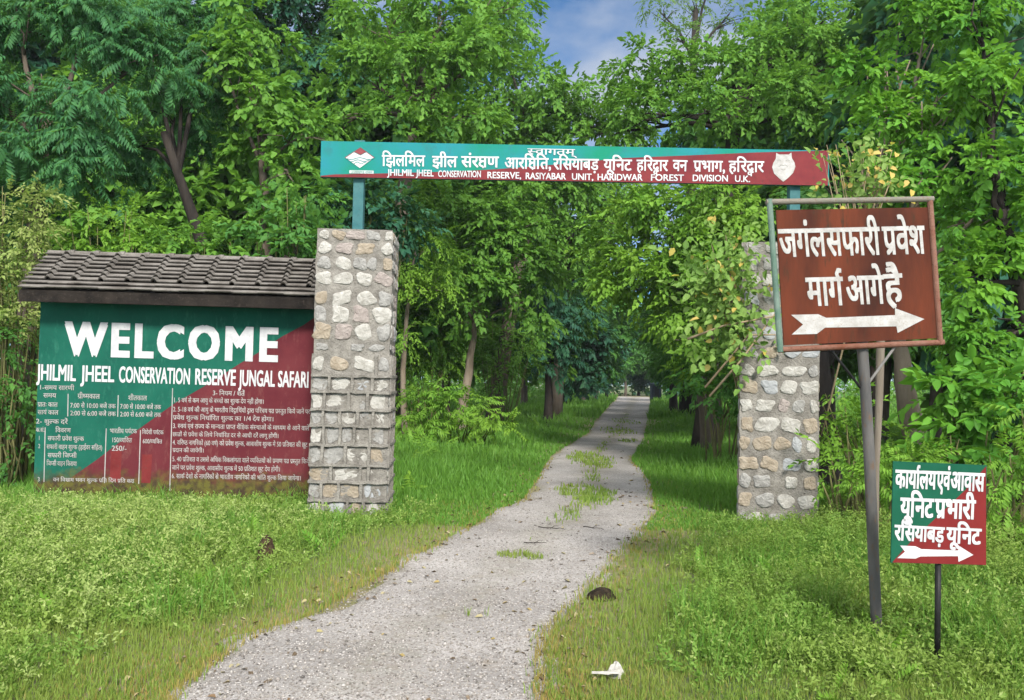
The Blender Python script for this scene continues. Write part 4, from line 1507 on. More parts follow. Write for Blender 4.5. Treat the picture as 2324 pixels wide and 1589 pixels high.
# ------------------------------------------------------------------ trees on the left
G1, G2, G3 = 'trees of the forest edge left of the path', 'trees along the path beyond the gate', 'trees of the forest edge right of the path'
tree('drooping_tree', 'dark green tree with long drooping comb-like fronds at the left edge, over the tiled roof', 'tree', 40, 14.5, .22, 'bark',
     [lobe(40, 30, 13.6, 130, 75), lobe(190, 60, 13.8, 150, 85), lobe(70, 190, 13.2, 140, 80), lobe(200, 260, 13.0, 130, 75), lobe(60, 330, 13.0, 120, 70), lobe(200, 400, 13.2, 110, 62), lobe(300, 150, 14, 90, 90), lobe(40, 440, 13.6, 110, 60), lobe(-120, 160, 13.6, 150, 200)],
     'pinnate', 'pinnate', 30, 11, .72, .6, G1)
tree('drooping_tree', 'second comb-leaved tree, its dark trunk leaning left above the roof\'s middle', 'tree', 640, 14.6, .17, 'bark_dark',
     [lobe(330, 60, 16, 130, 90), lobe(440, 150, 16, 130, 90), lobe(400, 250, 15.6, 120, 80), lobe(480, 60, 16.4, 110, 90), lobe(300, 330, 15.8, 100, 70)],
     'pinnate', 'pinnate', 28, 12, .72, .55, G1, top=at(375, 300, 14.4), bend=.1)
tree('round_leaved_tree', 'fresh green tree with round leaves between the comb-leaved trees and the arch board\'s left end', 'tree', 640, 14.8, .14, 'bark',
     [lobe(590, 250, 14.6, 110, 90), lobe(680, 310, 14.4, 90, 80), lobe(590, 345, 15.4, 70, 60), lobe(660, 410, 14.2, 90, 70), lobe(520, 170, 15, 80, 90), lobe(560, 60, 15.2, 80, 90), lobe(600, 480, 14.4, 90, 60)],
     'round', 'broad', 30, 13, .92, .3, G1)
tree('dark_tree', 'dark bluish-green tree filling the gap high above the left pillar', 'tree', 680, 24, .3, 'bark_dark',
     [lobe(640, 100, 23.5, 130, 110), lobe(720, 180, 23, 100, 110), lobe(620, 220, 23, 90, 80), lobe(740, 20, 24, 100, 90), lobe(560, -40, 24, 120, 90)],
     'broad', 'dark', 26, 14, 1.25, .35, G1)
tree('light_green_tree', 'tall light green tree rising directly above the left half of the arch board', 'tree', 800, 20, .26, 'bark',
     [lobe(880, 60, 19.5, 120, 90), lobe(1010, 40, 19.5, 120, 90), lobe(830, 180, 19, 90, 80), lobe(960, 170, 18.6, 120, 85), lobe(1070, 150, 19, 90, 90), lobe(900, 265, 18.4, 110, 60), lobe(1040, 270, 18.6, 110, 60), lobe(800, 270, 18.6, 70, 60), lobe(1140, 20, 20, 80, 70)],
     'broad', 'broad', 27, 15, .98, .3, G1)
tree('blue_green_tree', 'hazy mid green tree right of the tall light green tree, beside the sky gap', 'tree', 1120, 30, .3, 'bark',
     [lobe(1130, 70, 30, 75, 110), lobe(1150, 210, 29, 110, 90), lobe(1250, 245, 29, 90, 70), lobe(1350, 275, 29, 100, 70), lobe(1420, 290, 29, 60, 70), lobe(1110, 330, 29, 120, 80), lobe(1270, 360, 29, 110, 60), lobe(1240, 440, 29, 100, 60)],
     'broad', 'broad', 24, 16, 1.35, .35, G2)
# understorey behind the wall
shrub('shrub', 'pale yellow-green dense shrub at the left picture edge, beside the tiled roof', 11.9,
      [lobe(20, 500, 11.8, 80, 95), lobe(45, 610, 11.6, 70, 80), lobe(-60, 600, 11.8, 100, 140), lobe(20, 720, 11.6, 60, 70), lobe(90, 500, 12, 26, 60)], 'fine', 'yellow', 48, 21, .75)
shrub('shrub', 'dark leafy shrub at the left edge below the yellow-green shrub', 11.4,
      [lobe(0, 850, 11.3, 80, 120), lobe(20, 1010, 11.2, 70, 110)], 'fine', 'mid', 34, 22, .9)
shrub('shrub', 'yellow-green bush showing just above the left part of the roof ridge', 13,
      [lobe(230, 520, 12.8, 90, 70), lobe(330, 570, 12.6, 80, 60), lobe(180, 600, 12.8, 80, 60)], 'fine', 'bright', 34, 23, 1.0)
shrub('shrub', 'mid green bush above the middle of the roof ridge', 13.2,
      [lobe(430, 560, 13, 90, 55), lobe(520, 590, 13, 80, 55)], 'broad', 'broad', 30, 24, .85)
shrub('shrub', 'leafy bush between the roof ridge\'s right end and the left pillar', 13.4,
      [lobe(630, 540, 13.2, 90, 70), lobe(700, 480, 13.6, 70, 80), lobe(740, 590, 13.4, 60, 60)], 'broad', 'mid', 30, 25, .9)
shrub('shrub', 'dark undergrowth bush behind the left pillar\'s top, under the arch board\'s left end', 15.5,
      [lobe(790, 470, 15.2, 90, 80), lobe(870, 500, 15.4, 90, 90), lobe(770, 570, 15, 80, 80)], 'broad', 'dark', 28, 26, .95)
# beyond the gate, left of the path
tree('slender_tree', 'slender pale-trunked tree close to the left pillar\'s inner side', 'tree', 925, 22, .085, 'bark_pale',
     [lobe(930, 470, 21.6, 70, 70), lobe(960, 570, 21.4, 75, 75), lobe(910, 650, 21.6, 50, 80), lobe(1000, 660, 21.6, 60, 70), lobe(920, 760, 21.8, 40, 50)],
     'fine', 'bright', 30, 31, 1.2, .5, G2, top=at(945, 560, 21.8))
tree('leaning_tree', 'tree with a pale trunk leaning right above the bright ferns left of the path', 'tree', 1045, 25, .17, 'bark_pale',
     [lobe(1060, 520, 24.6, 110, 80), lobe(1150, 590, 24.2, 100, 80), lobe(1050, 650, 24.4, 90, 70), lobe(1150, 480, 25, 100, 70), lobe(1180, 690, 24.6, 70, 55), lobe(1000, 740, 25, 60, 60)],
     'broad', 'broad', 27, 32, 1.25, .4, G2, top=at(1085, 700, 25), bend=.05)
tree('dark_trunk_tree', 'dark straight-trunked tree with low bluish foliage left of the path', 'tree', 1245, 34, .19, 'bark_dark',
     [lobe(1230, 760, 34, 80, 55), lobe(1290, 720, 34, 80, 60), lobe(1200, 690, 34.5, 80, 55), lobe(1265, 820, 34, 50, 30)],
     'feather', 'dark', 26, 33, 1.9, .4, G2, top=at(1246, 740, 34), bend=.02)
tree('light_green_tree', 'light green tree framed by the arch, left of the path\'s far end', 'tree', 1260, 40, .3, 'bark',
     [lobe(1250, 560, 39, 110, 80), lobe(1330, 500, 40, 100, 80), lobe(1300, 640, 39, 90, 70), lobe(1180, 460, 40, 90, 70), lobe(1400, 450, 41, 90, 60)],
     'broad', 'broad', 24, 34, 1.75, .35, G2)
# right of the path
tree('spreading_tree', 'broad bright green tree spreading above the arch board\'s right half', 'tree', 1600, 20, .3, 'bark_dark',
     [lobe(1500, 170, 19.6, 90, 70), lobe(1620, 175, 19.4, 110, 65), lobe(1740, 145, 19.4, 110, 80), lobe(1850, 150, 19.4, 100, 90), lobe(1480, 260, 19, 100, 60), lobe(1600, 250, 18.6, 110, 70), lobe(1730, 240, 18.6, 110, 70), lobe(1850, 270, 18.8, 100, 70), lobe(1420, 300, 20, 70, 50), lobe(1780, 80, 20, 80, 50), lobe(1860, 60, 20, 90, 70)],
     'broad', 'broad', 27, 41, .95, .3, G3)
tree('spreading_tree', 'leafy tree hanging over the path under the arch board\'s right half', 'tree', 1606, 19, .12, 'bark',
     [lobe(1560, 480, 18, 120, 70), lobe(1680, 490, 17.6, 100, 70), lobe(1480, 560, 18.4, 90, 70), lobe(1600, 600, 17.6, 110, 70), lobe(1440, 660, 18.6, 90, 60), lobe(1540, 700, 17.8, 100, 60), lobe(1650, 700, 17.2, 80, 70), lobe(1580, 790, 17.2, 80, 55), lobe(1660, 820, 17, 60, 60), lobe(1400, 590, 19, 60, 60), lobe(1430, 500, 18.6, 80, 60), lobe(1490, 460, 18.2, 90, 50), lobe(1620, 540, 17.4, 90, 60), lobe(1500, 640, 17.6, 80, 60)],
     'broad', 'bright', 30, 42, .9, .4, G3)
tree('double_trunk_tree', 'tree with dark twin trunks right beside the path\'s far end', 'tree', 1530, 44, .22, 'bark_dark',
     [lobe(1540, 760, 44, 70, 50), lobe(1490, 720, 44, 60, 50), lobe(1590, 800, 43, 50, 40), lobe(1560, 660, 45, 80, 50)],
     'broad', 'mid', 24, 43, 1.8, .4, G3)
tree('bare_branched_tree', 'tall sparse tree with dark branches showing against the sky above the arch board', 'tree', 1560, 42, .35, 'bark_dark',
     [lobe(1500, 30, 42, 60, 40), lobe(1580, 10, 42, 60, 50), lobe(1650, 40, 42, 60, 40), lobe(1540, 90, 41, 60, 35), lobe(1620, -60, 42, 80, 50)],
     'fine', 'olive', 7, 44, 1.7, .3, G3, fill=.1)
tree('bare_branched_tree', 'sparse dark-branched tree against the sky near the upper right corner', 'tree', 1990, 36, .35, 'bark_dark',
     [lobe(1960, 40, 36, 60, 50), lobe(2040, 20, 36, 60, 50), lobe(2000, -40, 36, 80, 40), lobe(1930, 110, 35, 50, 40), lobe(2050, 90, 36, 50, 45)],
     'fine', 'olive', 7, 45, 1.5, .3, G3, fill=.1)
tree('large_leaved_tree', 'large-leaved bright tree behind the brown sign, its pale trunk leaning', 'tree', 2112, 10.9, .19, 'bark_pale',
     [lobe(2010, 190, 11.2, 95, 80), lobe(2000, 300, 10.8, 105, 75), lobe(2100, 90, 11.4, 110, 90), lobe(2120, 260, 10.6, 110, 90), lobe(2110, 400, 10.4, 110, 70), lobe(2210, 500, 10.2, 80, 80), lobe(2010, 400, 10.8, 80, 50)],
     'big', 'bigleaf', 26, 51, .57, .35, G3, top=at(2020, 700, 11), bend=.05)
tree('large_leaved_tree', 'deep green large-leaved tree filling the right picture edge', 'tree', 2330, 10.4, .2, 'bark_dark',
     [lobe(2230, 60, 10.8, 110, 100), lobe(2260, 220, 10.2, 110, 100), lobe(2270, 380, 9.9, 100, 90), lobe(2230, 640, 9.8, 90, 70), lobe(2290, 760, 9.6, 90, 80), lobe(2200, 800, 9.7, 80, 60), lobe(2380, 500, 10, 120, 140), lobe(2300, 540, 9.9, 70, 60)],
     'big', 'bigleaf', 26, 52, .58, .35, G3)
tree('dark_tree', 'dark tree standing behind the right pillar\'s outer side', 'tree', 1880, 12.5, .2, 'bark_dark',
     [lobe(1900, 560, 13, 110, 90), lobe(1960, 700, 13, 100, 90), lobe(2080, 640, 13.5, 120, 120), lobe(1900, 420, 13.6, 110, 80), lobe(2080, 480, 13.6, 110, 80)],
     'broad', 'mid', 27, 53, .95, .35, G3, top=at(1868, 800, 12.6), bend=.05)
# right-hand undergrowth
shrub('shrub', 'large-leaved bush right of the leaning trunk, behind the small sign', 9.0,
      [lobe(2160, 900, 9, 80, 70), lobe(2240, 950, 8.8, 90, 80), lobe(2300, 870, 8.8, 80, 80), lobe(2180, 1010, 8.6, 80, 50)], 'big', 'bigleaf', 28, 61, .75)
shrub('shrub', 'bright yellow-green bush at the foot of the leaning pale trunk', 8.6,
      [lobe(2080, 1040, 8.6, 90, 45), lobe(1990, 1080, 8.5, 70, 45), lobe(2130, 1060, 8.4, 60, 40)], 'feather', 'bright', 34, 62, .6)
shrub('shrub', 'tall fresh shrub at the right edge beyond the small sign', 8.0,
      [lobe(2290, 1090, 7.8, 80, 80), lobe(2340, 1000, 8, 80, 90), lobe(2330, 1180, 7.6, 80, 70)], 'feather', 'bright', 32, 63, .6)
shrub('shrub', 'green bush between the right pillar\'s foot and the brown sign\'s pole', 9.6,
      [lobe(1905, 940, 10.4, 60, 80), lobe(1900, 1080, 9.6, 60, 60), lobe(1945, 1000, 10, 50, 80)], 'fine', 'bright', 34, 64, .8)
shrub('fern_bush', 'bright green fern-like bush left of the path just beyond the left pillar', 20,
      [lobe(970, 930, 19.6, 70, 50), lobe(1050, 925, 19.6, 80, 45), lobe(1110, 960, 19.2, 60, 35), lobe(930, 970, 19, 50, 40)], 'feather', 'bright', 32, 65, 1.0, .3, cat='fern')
shrub('shrub', 'tall light green thicket between the slender tree and the leaning pale trunk', 24.5,
      [lobe(990, 800, 25.5, 70, 60), lobe(940, 840, 25, 60, 60), lobe(1000, 700, 26, 80, 80)], 'fine', 'bright', 28, 67, 1.2)
shrub('shrub', 'light green thicket right of the leaning pale trunk, left of the dark straight trunk', 29,
      [lobe(1130, 850, 29, 70, 45), lobe(1170, 790, 30, 70, 60), lobe(1110, 760, 30.5, 70, 60)], 'fine', 'broad', 28, 68, 1.35)
shrub('shrub', 'green thicket low beneath the spreading boughs right of the path\'s far half', 33,
      [lobe(1600, 850, 33, 80, 45), lobe(1560, 820, 35, 60, 50), lobe(1670, 860, 31, 60, 50)], 'fine', 'mid', 28, 69, 1.5)
shrub('shrub', 'dark green thicket at the left edge behind the welcome wall', 14.5,
      [lobe(0, 800, 14.5, 120, 120), lobe(-20, 950, 14.2, 120, 100), lobe(60, 700, 14.8, 100, 100)], 'broad', 'mid', 26, 70, 1.0)
shrub('shrub', 'shaded bush beneath the leafy tree right of the path', 16.5,
      [lobe(1640, 880, 16.4, 60, 60), lobe(1690, 820, 16.2, 50, 70), lobe(1600, 860, 17, 50, 45)], 'broad', 'mid', 28, 66, .9)

# ------------------------------------------------------------------ vine on the right pillar and dry stems over the sign
vn = thing('climbing_vine', 'loose vine with pale and yellowed leaves climbing over the top of the right pillar', 'vine', (pr_.x - .5, 9.8, 0))
rv = random.Random(71)
mb = MB()
tips = []
for k in range(17):
    b = at(rv.uniform(1720, 1760), 1150, rv.uniform(10.95, 11.1))
    e = at(rv.choice([rv.uniform(1590, 1660), rv.uniform(1600, 1690), rv.uniform(1690, 1730)]), rv.uniform(520, 860), rv.uniform(9.6, 9.82))
    m = at(rv.uniform(1650, 1700), rv.uniform(640, 860), rv.uniform(10.0, 10.5))
    mb.tube([b, b.lerp(m, .6), m, m.lerp(e, .6) + Vector((0, 0, .04)), e], [.010, .009, .008, .006, .003], 5)
    tips += [m.lerp(e, .3), m.lerp(e, .5), e, e, e.lerp(m, .25)]
for a, b_, c_ in (((1560, 770), (1640, 740), (1770, 715)), ((1610, 900), (1680, 820), (1775, 690)), ((1600, 880), (1700, 760), (1760, 760))):
    mb.tube([at(*a, 9.72), at(*b_, 9.66), at(*c_, 9.6)], [.014, .012, .008], 6)
mb.build('stems', M['stem'], vn, smooth=True)
nrg = np.random.default_rng(72)
P = np.array([tuple(t) for t in tips for _ in range(3)]) + nrg.normal(size=(len(tips) * 3, 3)) * np.array([.16, .05, .14])
FW = norm(nrg.normal(size=P.shape) + np.array([-.2, -.6, -.3]))
UP = norm(nrg.normal(size=P.shape) * .4 + np.array([0, -.6, .8]))
V = scatter(T['vine'], P, FW, UP, nrg.uniform(.6, 1.0, len(P)), nrg)
fcs = leaf_faces(len(V), True)
mi = (np.repeat(nrg.random(len(V) // 6) > .93, 2)).astype(int)
np_mesh('leaves', V, fcs, [M['vine'], M['yellowed']], vn, mi)

ds = thing('dry_shrub', 'clump of dry tan stems with few leaves rising behind the brown sign\'s top edge', 'dry shrub', (at(1960, 900, 9.3).x, 9.3, 0))
mb = MB()
tips = []
for k in range(1):
    g0 = at(1800 + 12 * k, 1150, 11.0)
    q = at(1930 + 14 * k, 720, 9.35)
    mb.tube([g0, g0.lerp(q, .5) + Vector((.06, 0, -.05)), q, at(1950 + 8 * k, 600, 9.3)], [.012, .011, .010, .009], 5)
for k in range(30):
    b = at(1950 + rv.uniform(-30, 35), rv.uniform(600, 720), 9.3 + rv.uniform(-.1, .1))
    e = at(rv.uniform(1860, 2030), rv.uniform(320, 430), 9.25 + rv.uniform(-.2, .1))
    mb.tube([b, b.lerp(e, .5) + Vector((rv.uniform(-.05, .05), 0, .06)), e], [.009, .0065, .003], 5)
    tips += [e, b.lerp(e, .8)]
mb.build('stems', M['stem'], ds, smooth=True)
P = np.array([tuple(t) for t in tips for _ in range(2)]) + nrg.normal(size=(len(tips) * 2, 3)) * .07
P = P[nrg.random(len(P)) > .35]
FW = norm(nrg.normal(size=P.shape) + np.array([0, -.5, -.2]))
UP = norm(nrg.normal(size=P.shape) * .5 + np.array([0, -.6, .7]))
V = scatter(T['vine'], P, FW, UP, nrg.uniform(.5, .9, len(P)), nrg)
mi = (np.repeat(nrg.random(len(V) // 6) > .85, 2)).astype(int)
np_mesh('leaves', V, leaf_faces(len(V), True), [M['vine'], M['yellowed']], ds, mi)

# ------------------------------------------------------------------ rows of forest trees behind, copies of a few kinds
def proto(name, seed, mat, kind, bark, lob, dens, scale, r0, group):
    t = thing(name, None, 'tree', (0, 0, 0), group)
    limbs((0, 0, 0), lob, r0, bark, t, seed, .5)
    crown_mesh('crown', lob, kind, mat, dens, seed, t, scale, .35, .3, .3)
    return t


def lobset(seed, H, R, n, low):
    rng = random.Random(seed)
    out = []
    for i in range(n):
        a = rng.uniform(0, 6.28)
        h = low + (H - low) * (i + .5) / n
        rr = R * (0.55 + .45 * sin(pi * (i + .8) / (n + .6)))
        d = rr * rng.uniform(.3, .75)
        out.append(((cos(a) * d, sin(a) * d, h), (rr * rng.uniform(.55, .75), rr * rng.uniform(.55, .75), rr * rng.uniform(.4, .55))))
    return out


PR = [proto('forest_tree', 81, 'mid', 'far', 'bark', lobset(1, 11.5, 3.4, 11, 3.0), 16, 1.15, .2, None),
      proto('forest_tree', 82, 'broad', 'far', 'bark', lobset(2, 10.5, 3.3, 10, 2.6), 16, 1.15, .2, None),
      proto('forest_tree', 83, 'dark', 'far', 'bark_dark', lobset(3, 12.5, 3.6, 11, 2.2), 16, 1.2, .22, None)]
used = [False] * 3


def forest(k, x, y, s, rz, label, group):
    if not used[k]:
        r = PR[k]
        used[k] = True
    else:
        r = PR[k].copy()
        C.objects.link(r)
        for ch in PR[k].children:
            c = ch.copy()
            C.objects.link(c)
            c.parent = r
    r.location = (x, y, 0)
    r.rotation_euler = (0, 0, rz)
    r.scale = (s, s, s)
    r['label'] = label
    r['group'] = group


FG = 'forest trees of the background'
rows = [  # kind, picture x, depth, size, label
    (0, -60, 24, 1.0, 'mid green forest tree at the far left, behind the drooping tree'),
    (2, 150, 27, 1.0, 'dark forest tree behind the roof\'s left end'),
    (1, 340, 25, .95, 'light green forest tree behind the middle of the roof'),
    (0, 500, 28, 1.05, 'mid green forest tree behind the dark leaning trunk'),
    (0, 800, 27, 1.0, 'mid green forest tree right behind the left pillar'),
    (0, 900, 34, 1.0, 'mid green forest tree in the gap between left pillar and slender tree'),
    (1, 1010, 36, 1.0, 'light green forest tree behind the pale leaning trunk'),
    (0, 1130, 42, 1.0, 'mid green forest tree left of the dark straight trunk'),
    (1, 1190, 52, 1.05, 'light green forest tree far behind the dark straight trunk'),
    (2, 1280, 56, .9, 'dark forest tree left of the path with low boughs'),
    (0, 1325, 66, .85, 'small mid green forest tree third from the path\'s end on its left'),
    (2, 1352, 78, .8, 'small dark forest tree second from the path\'s end on its left'),
    (2, 1378, 95, .8, 'tiny dark forest tree nearest the path\'s end on its left'),
    (0, 1420, 112, .95, 'distant mid green tree closing the view left of the path\'s end'),
    (2, 1450, 120, .9, 'distant dark tree closing the view straight over the path\'s end'),
    (0, 1490, 116, .95, 'distant mid green tree closing the view behind the small hut'),
    (2, 1526, 80, .8, 'small dark forest tree nearest the hut, right of the path'),
    (0, 1550, 62, .85, 'mid green forest tree behind the twin dark trunks'),
    (0, 1620, 50, .9, 'mid green forest tree behind the leafy tree right of the path'),
    (1, 1680, 40, 1.0, 'light green forest tree just left of the right pillar'),
    (0, 1760, 30, .95, 'mid green forest tree directly behind the right pillar'),
    (0, 1880, 27, 1.0, 'mid green forest tree behind the dry stems'),
    (0, 2000, 23, .95, 'mid green forest tree behind the brown sign'),
    (1, 2120, 22, .9, 'light green forest tree behind the large-leaved tree'),
    (2, 2270, 19, .9, 'dark forest tree behind the right edge'),
    (0, 2420, 22, 1.0, 'mid green forest tree at the far right beyond the edge tree'),
]
frng = random.Random(5)
for k, px, Y, s, lab in rows:
    p = at(px, 870, Y)
    forest(k, p.x, Y, s, frng.uniform(0, 6.28), lab, FG)

# far-off wood that closes the horizon
rngn = np.random.default_rng(91)
n = 5200
X = rngn.uniform(-110, 130, n)
Yv = 128 + rngn.uniform(0, 16, n) - np.abs(X - 15) * .35
Z = rngn.uniform(0.0, 1.0, n) ** .8 * (10 + 4 * fbm(X * .08, X * 0 + 3, 31))
P = np.column_stack([X, Yv, Z])
FW = norm(rngn.normal(size=P.shape) + np.array([0, -.6, -.2]))
UP = norm(rngn.normal(size=P.shape) * .4 + np.array([0, -.3, 1]))
V = scatter(T['far'], P, FW, UP, rngn.uniform(1.6, 3.0, n), rngn)
o = np_mesh('far_wood', V, leaf_faces(len(V)), M['dark'])
tag(o, kind='stuff')

n = 5200
side = rngn.random(n) < .55
Yv = rngn.uniform(58, 76, n)
X = np.where(side, xl(Yv) - 4 - rngn.uniform(0, 1, n) * 34, xr(Yv) + 3.5 + rngn.uniform(0, 1, n) * 38)
P = np.column_stack([X, Yv, .15 + rngn.uniform(0, 1, n) ** 1.2 * (1.6 + 2.6 * fbm(X * .25, Yv * .25, 33))])
FW = norm(rngn.normal(size=P.shape) + np.array([0, -.5, .5]))
UP = norm(rngn.normal(size=P.shape) * .4 + np.array([0, -.3, 1]))
V = scatter(T['far'], P, FW, UP, rngn.uniform(.5, 1.1, n), rngn)
o = np_mesh('undergrowth', V, leaf_faces(len(V)), M['broad'])
tag(o, kind='stuff')
n = 3800
X = rngn.uniform(-110, 130, n)
Yv = 112 + rngn.uniform(0, 12, n) - np.abs(X - 15) * .3
P = np.column_stack([X, Yv, rngn.uniform(0, 1, n) ** 1.3 * 4.2])
P = P[(np.abs(P[:, 0] - np.interp(112, re[:, 1], re[:, 0])) > 3.5) | (P[:, 1] > 116)]
FW = norm(rngn.normal(size=P.shape) + np.array([0, -.6, .3]))
UP = norm(rngn.normal(size=P.shape) * .4 + np.array([0, -.3, 1]))
V = scatter(T['far'], P, FW, UP, rngn.uniform(1.0, 2.2, len(P)), rngn)
o = np_mesh('far_thicket', V, leaf_faces(len(V)), M['mid'])
tag(o, kind='stuff')

# ------------------------------------------------------------------ grass, weeds, gravel
def blades(name, mat, n, region, hmin, hmax, wd, seed, dens_fn=None, lean=.35, tall=None):
    """thin bent blades: two quads-as-triangles each"""
    rng = np.random.default_rng(seed)
    x0, x1, y0, y1 = region
    # sample so that nearer ground gets more blades
    u = rng.random(n)
    y = 1 / (1 / y0 + u * (1 / y1 - 1 / y0)) if y1 / y0 > 2 else y0 + u * (y1 - y0)
    halfw = 0.62 * y + .6
    x = rng.uniform(-1, 1, n) * halfw
    keep = (x > x0) & (x < x1)
    if dens_fn is not None: keep &= rng.random(n) < dens_fn(x, y)
    x, y = x[keep], y[keep]
    n = len(x)
    z = gz(x, y)
    inside = edge_dist(x, y) < 0
    z = np.where(inside, pz(x, y), z)
    h = rng.uniform(hmin, hmax, n) * (0.55 + .9 * fbm(x * .9, y * .9, seed + 3))
    if tall is not None: h = h * tall(x, y)
    a = rng.uniform(0, 2 * pi, n)
    ww = wd * rng.uniform(.7, 1.3, n) * np.clip(y / 7, .8, 4)
    dx, dy = np.cos(a) * ww / 2, np.sin(a) * ww / 2
    la = rng.uniform(0, 2 * pi, n)
    ll = h * lean * rng.uniform(.3, 1.6, n)
    lx, ly = np.cos(la) * ll, np.sin(la) * ll
    v0 = np.column_stack([x - dx, y - dy, z - .01])
    v1 = np.column_stack([x + dx, y + dy, z - .01])
    v2 = np.column_stack([x + lx * .35 + dx * .8, y + ly * .35 + dy * .8, z + h * .6])
    v3 = np.column_stack([x + lx * .35 - dx * .8, y + ly * .35 - dy * .8, z + h * .6])
    v4 = np.column_stack([x + lx, y + ly, z + h])
    V = np.stack([v0, v1, v2, v3, v4], 1).reshape(-1, 3)
    b = np.arange(n)[:, None] * 5
    Fc = np.concatenate([b + np.array([[0, 1, 2]]), b + np.array([[0, 2, 3]]), b + np.array([[3, 2, 4]])], 1).reshape(-1, 3)
    o = np_mesh(name, V, Fc, M[mat])
    tag(o, kind='stuff')
    return o


def sm(d, a, b): return np.clip((d - a) / (b - a), 0, 1)


def clear(x, y):
    """trodden ground: pillar feet, sign posts and the mown strip nearest the camera on the right"""
    c = np.ones_like(x)
    for px, py, r in ((pb.x, 9.9, .55), (pr_.x, 9.85, .55), (gb.x - .02, YB - .25, .42), (gs.x, YS - .18, .38), (gs.x + .1, YS - .5, .5)):
        c = np.minimum(c, sm(np.hypot((x - px), (y - py) * .8), r * .5, r * 1.3))
    return np.minimum(c, np.where(x > .8, sm(y, 4.55, 5.15), 1))


def weedmask(x, y):
    """where tall weeds stand: back from the path edge, patchy"""
    d = edge_dist(x, y) + .9 * (fbm(x * .8, y * .8, 41) - .47)
    off = np.where(x < xl(y), .75, .85)
    return sm(d, off - .25, off + 1.3) * np.where(fbm(x * 1.7, y * 1.7, 43) > .36, 1, .25) * (.25 + .75 * clear(x, y))


edge = lambda x, y: np.where(edge_dist(x, y) > -.04, 1.0, np.where(edge_dist(x, y) > -.14, .12, 0.0)) * (1 - .75 * weedmask(x, y))
blades('verge_grass', 'grass', 130000, (-9, 9, 3.4, 15), .025, .065, .007, 101, edge)
blades('dry_verge_grass', 'drygrass', 150000, (-9, 9, 3.4, 18), .02, .06, .006, 102,
       lambda x, y: np.where(edge_dist(x, y) > -.10, 1, 0) * np.exp(-np.clip(edge_dist(x, y), 0, 9) * 3.2) * (.35 + fbm(x, y, 44)))
blades('weed_grass', 'grass', 150000, (-9, 9, 3.6, 11), .05, .17, .006, 103, lambda x, y: np.maximum(weedmask(x, y), .3 * sm(edge_dist(x, y), .2, .5)), tall=lambda x, y: (.5 + .5 * sm(y, 4.8, 6)) * (.3 + .7 * clear(x, y)) * (1 - .5 * sm(y, 8.4, 9.8)))
blades('meadow_grass', 'meadow', 190000, (-30, 30, 9.5, 70), .14, .38, .010, 104,
       lambda x, y: np.where(edge_dist(x, y) > -.02, 1, 0), tall=lambda x, y: (.35 + .65 * sm(edge_dist(x, y), .2, 1.6)) * (.4 + .6 * sm(y, 10.8, 13)) * (.35 + .65 * clear(x, y)))
blades('far_grass', 'meadow', 60000, (-70, 80, 40, 118), .2, .5, .022, 106, lambda x, y: np.where(edge_dist(x, y) > 0, 1, 0))


def tuft_mask(x, y):
    m = np.zeros_like(x)
    for px, py, rx, ry in ((1340, 1045, 50, 18), (1330, 1123, 62, 20), (1400, 978, 34, 8), (1420, 958, 30, 6), (1430, 935, 26, 5), (1190, 1266, 70, 8), (1430, 1002, 24, 5), (1080, 1402, 34, 5)):
        g_ = ground(px, py)
        a = ground(px + rx, py)
        b = ground(px, py - ry)
        r2 = ((x - g_.x) / max(a.x - g_.x, .05)) ** 2 + ((y - g_.y) / max(b.y - g_.y, .05)) ** 2
        m = np.maximum(m, .9 * np.clip(1.5 - r2, 0, 1) * np.where(fbm(x * 4, y * 4, 47) + .25 * (1 - r2) > .5, 1, .05))
    u = (x - xl(y)) / np.maximum(xr(y) - xl(y), .2)
    strip = np.exp(-((u - .5 + .12 * (fbm(y * .5, y * 0 + 2, 48) - .47)) / .09) ** 2) * sm(fbm(x * 2.2, y * 1.1, 49), .50, .62) * sm(y, 8.5, 12)
    return np.maximum(m, .6 * strip)


blades('path_tufts', 'grass', 340000, (-4, 6, 5, 50), .03, .085, .010, 105, lambda x, y: np.where(edge_dist(x, y) < -.1, tuft_mask(x, y), 0))


def wisps(name, n, region, seed, mat, mask):
    """tall thin flowering stems with tiny leaves towards the top"""
    rng = np.random.default_rng(seed)
    x0, x1, y0, y1 = region
    x, y = rng.uniform(x0, x1, n), rng.uniform(y0, y1, n)
    k = (rng.random(n) < mask(x, y)) & (np.abs(x) < .63 * y + .5)
    x, y = x[k], y[k]
    z = gz(x, y)
    P, FW = [], []
    h = rng.uniform(.14, .42, len(x)) * (.5 + .5 * sm(y, 4.8, 5.8)) * (.5 + .5 * sm(edge_dist(x, y), .8, 2.0)) * (.55 + .45 * clear(x, y)) * (1 - np.where(x < 0, .6, .2) * sm(y, 8.2, 9.6))
    lx, ly = rng.normal(size=len(x)) * .08, rng.normal(size=len(x)) * .08
    for t in (.45, .6, .72, .84, .94, 1.0):
        for _ in range(2):
            P.append(np.column_stack([x + lx * t, y + ly * t, z + h * t]))
            FW.append(norm(rng.normal(size=(len(x), 3)) * np.array([1, 1, .4]) + np.array([0, 0, .5])))
    P, FW = np.vstack(P), np.vstack(FW)
    UP = norm(rng.normal(size=P.shape) + np.array([0, -.2, .6]))
    V = scatter(TW, P, FW, UP, rng.uniform(.7, 1.2, len(P)), rng)
    o = np_mesh(name, V, leaf_faces(len(V)), M[mat])
    tag(o, kind='stuff')


TW = Tpl(spray_broad, 4, 12, n=4, twig=.07, L=.032, Wd=.013, spread=1.3)


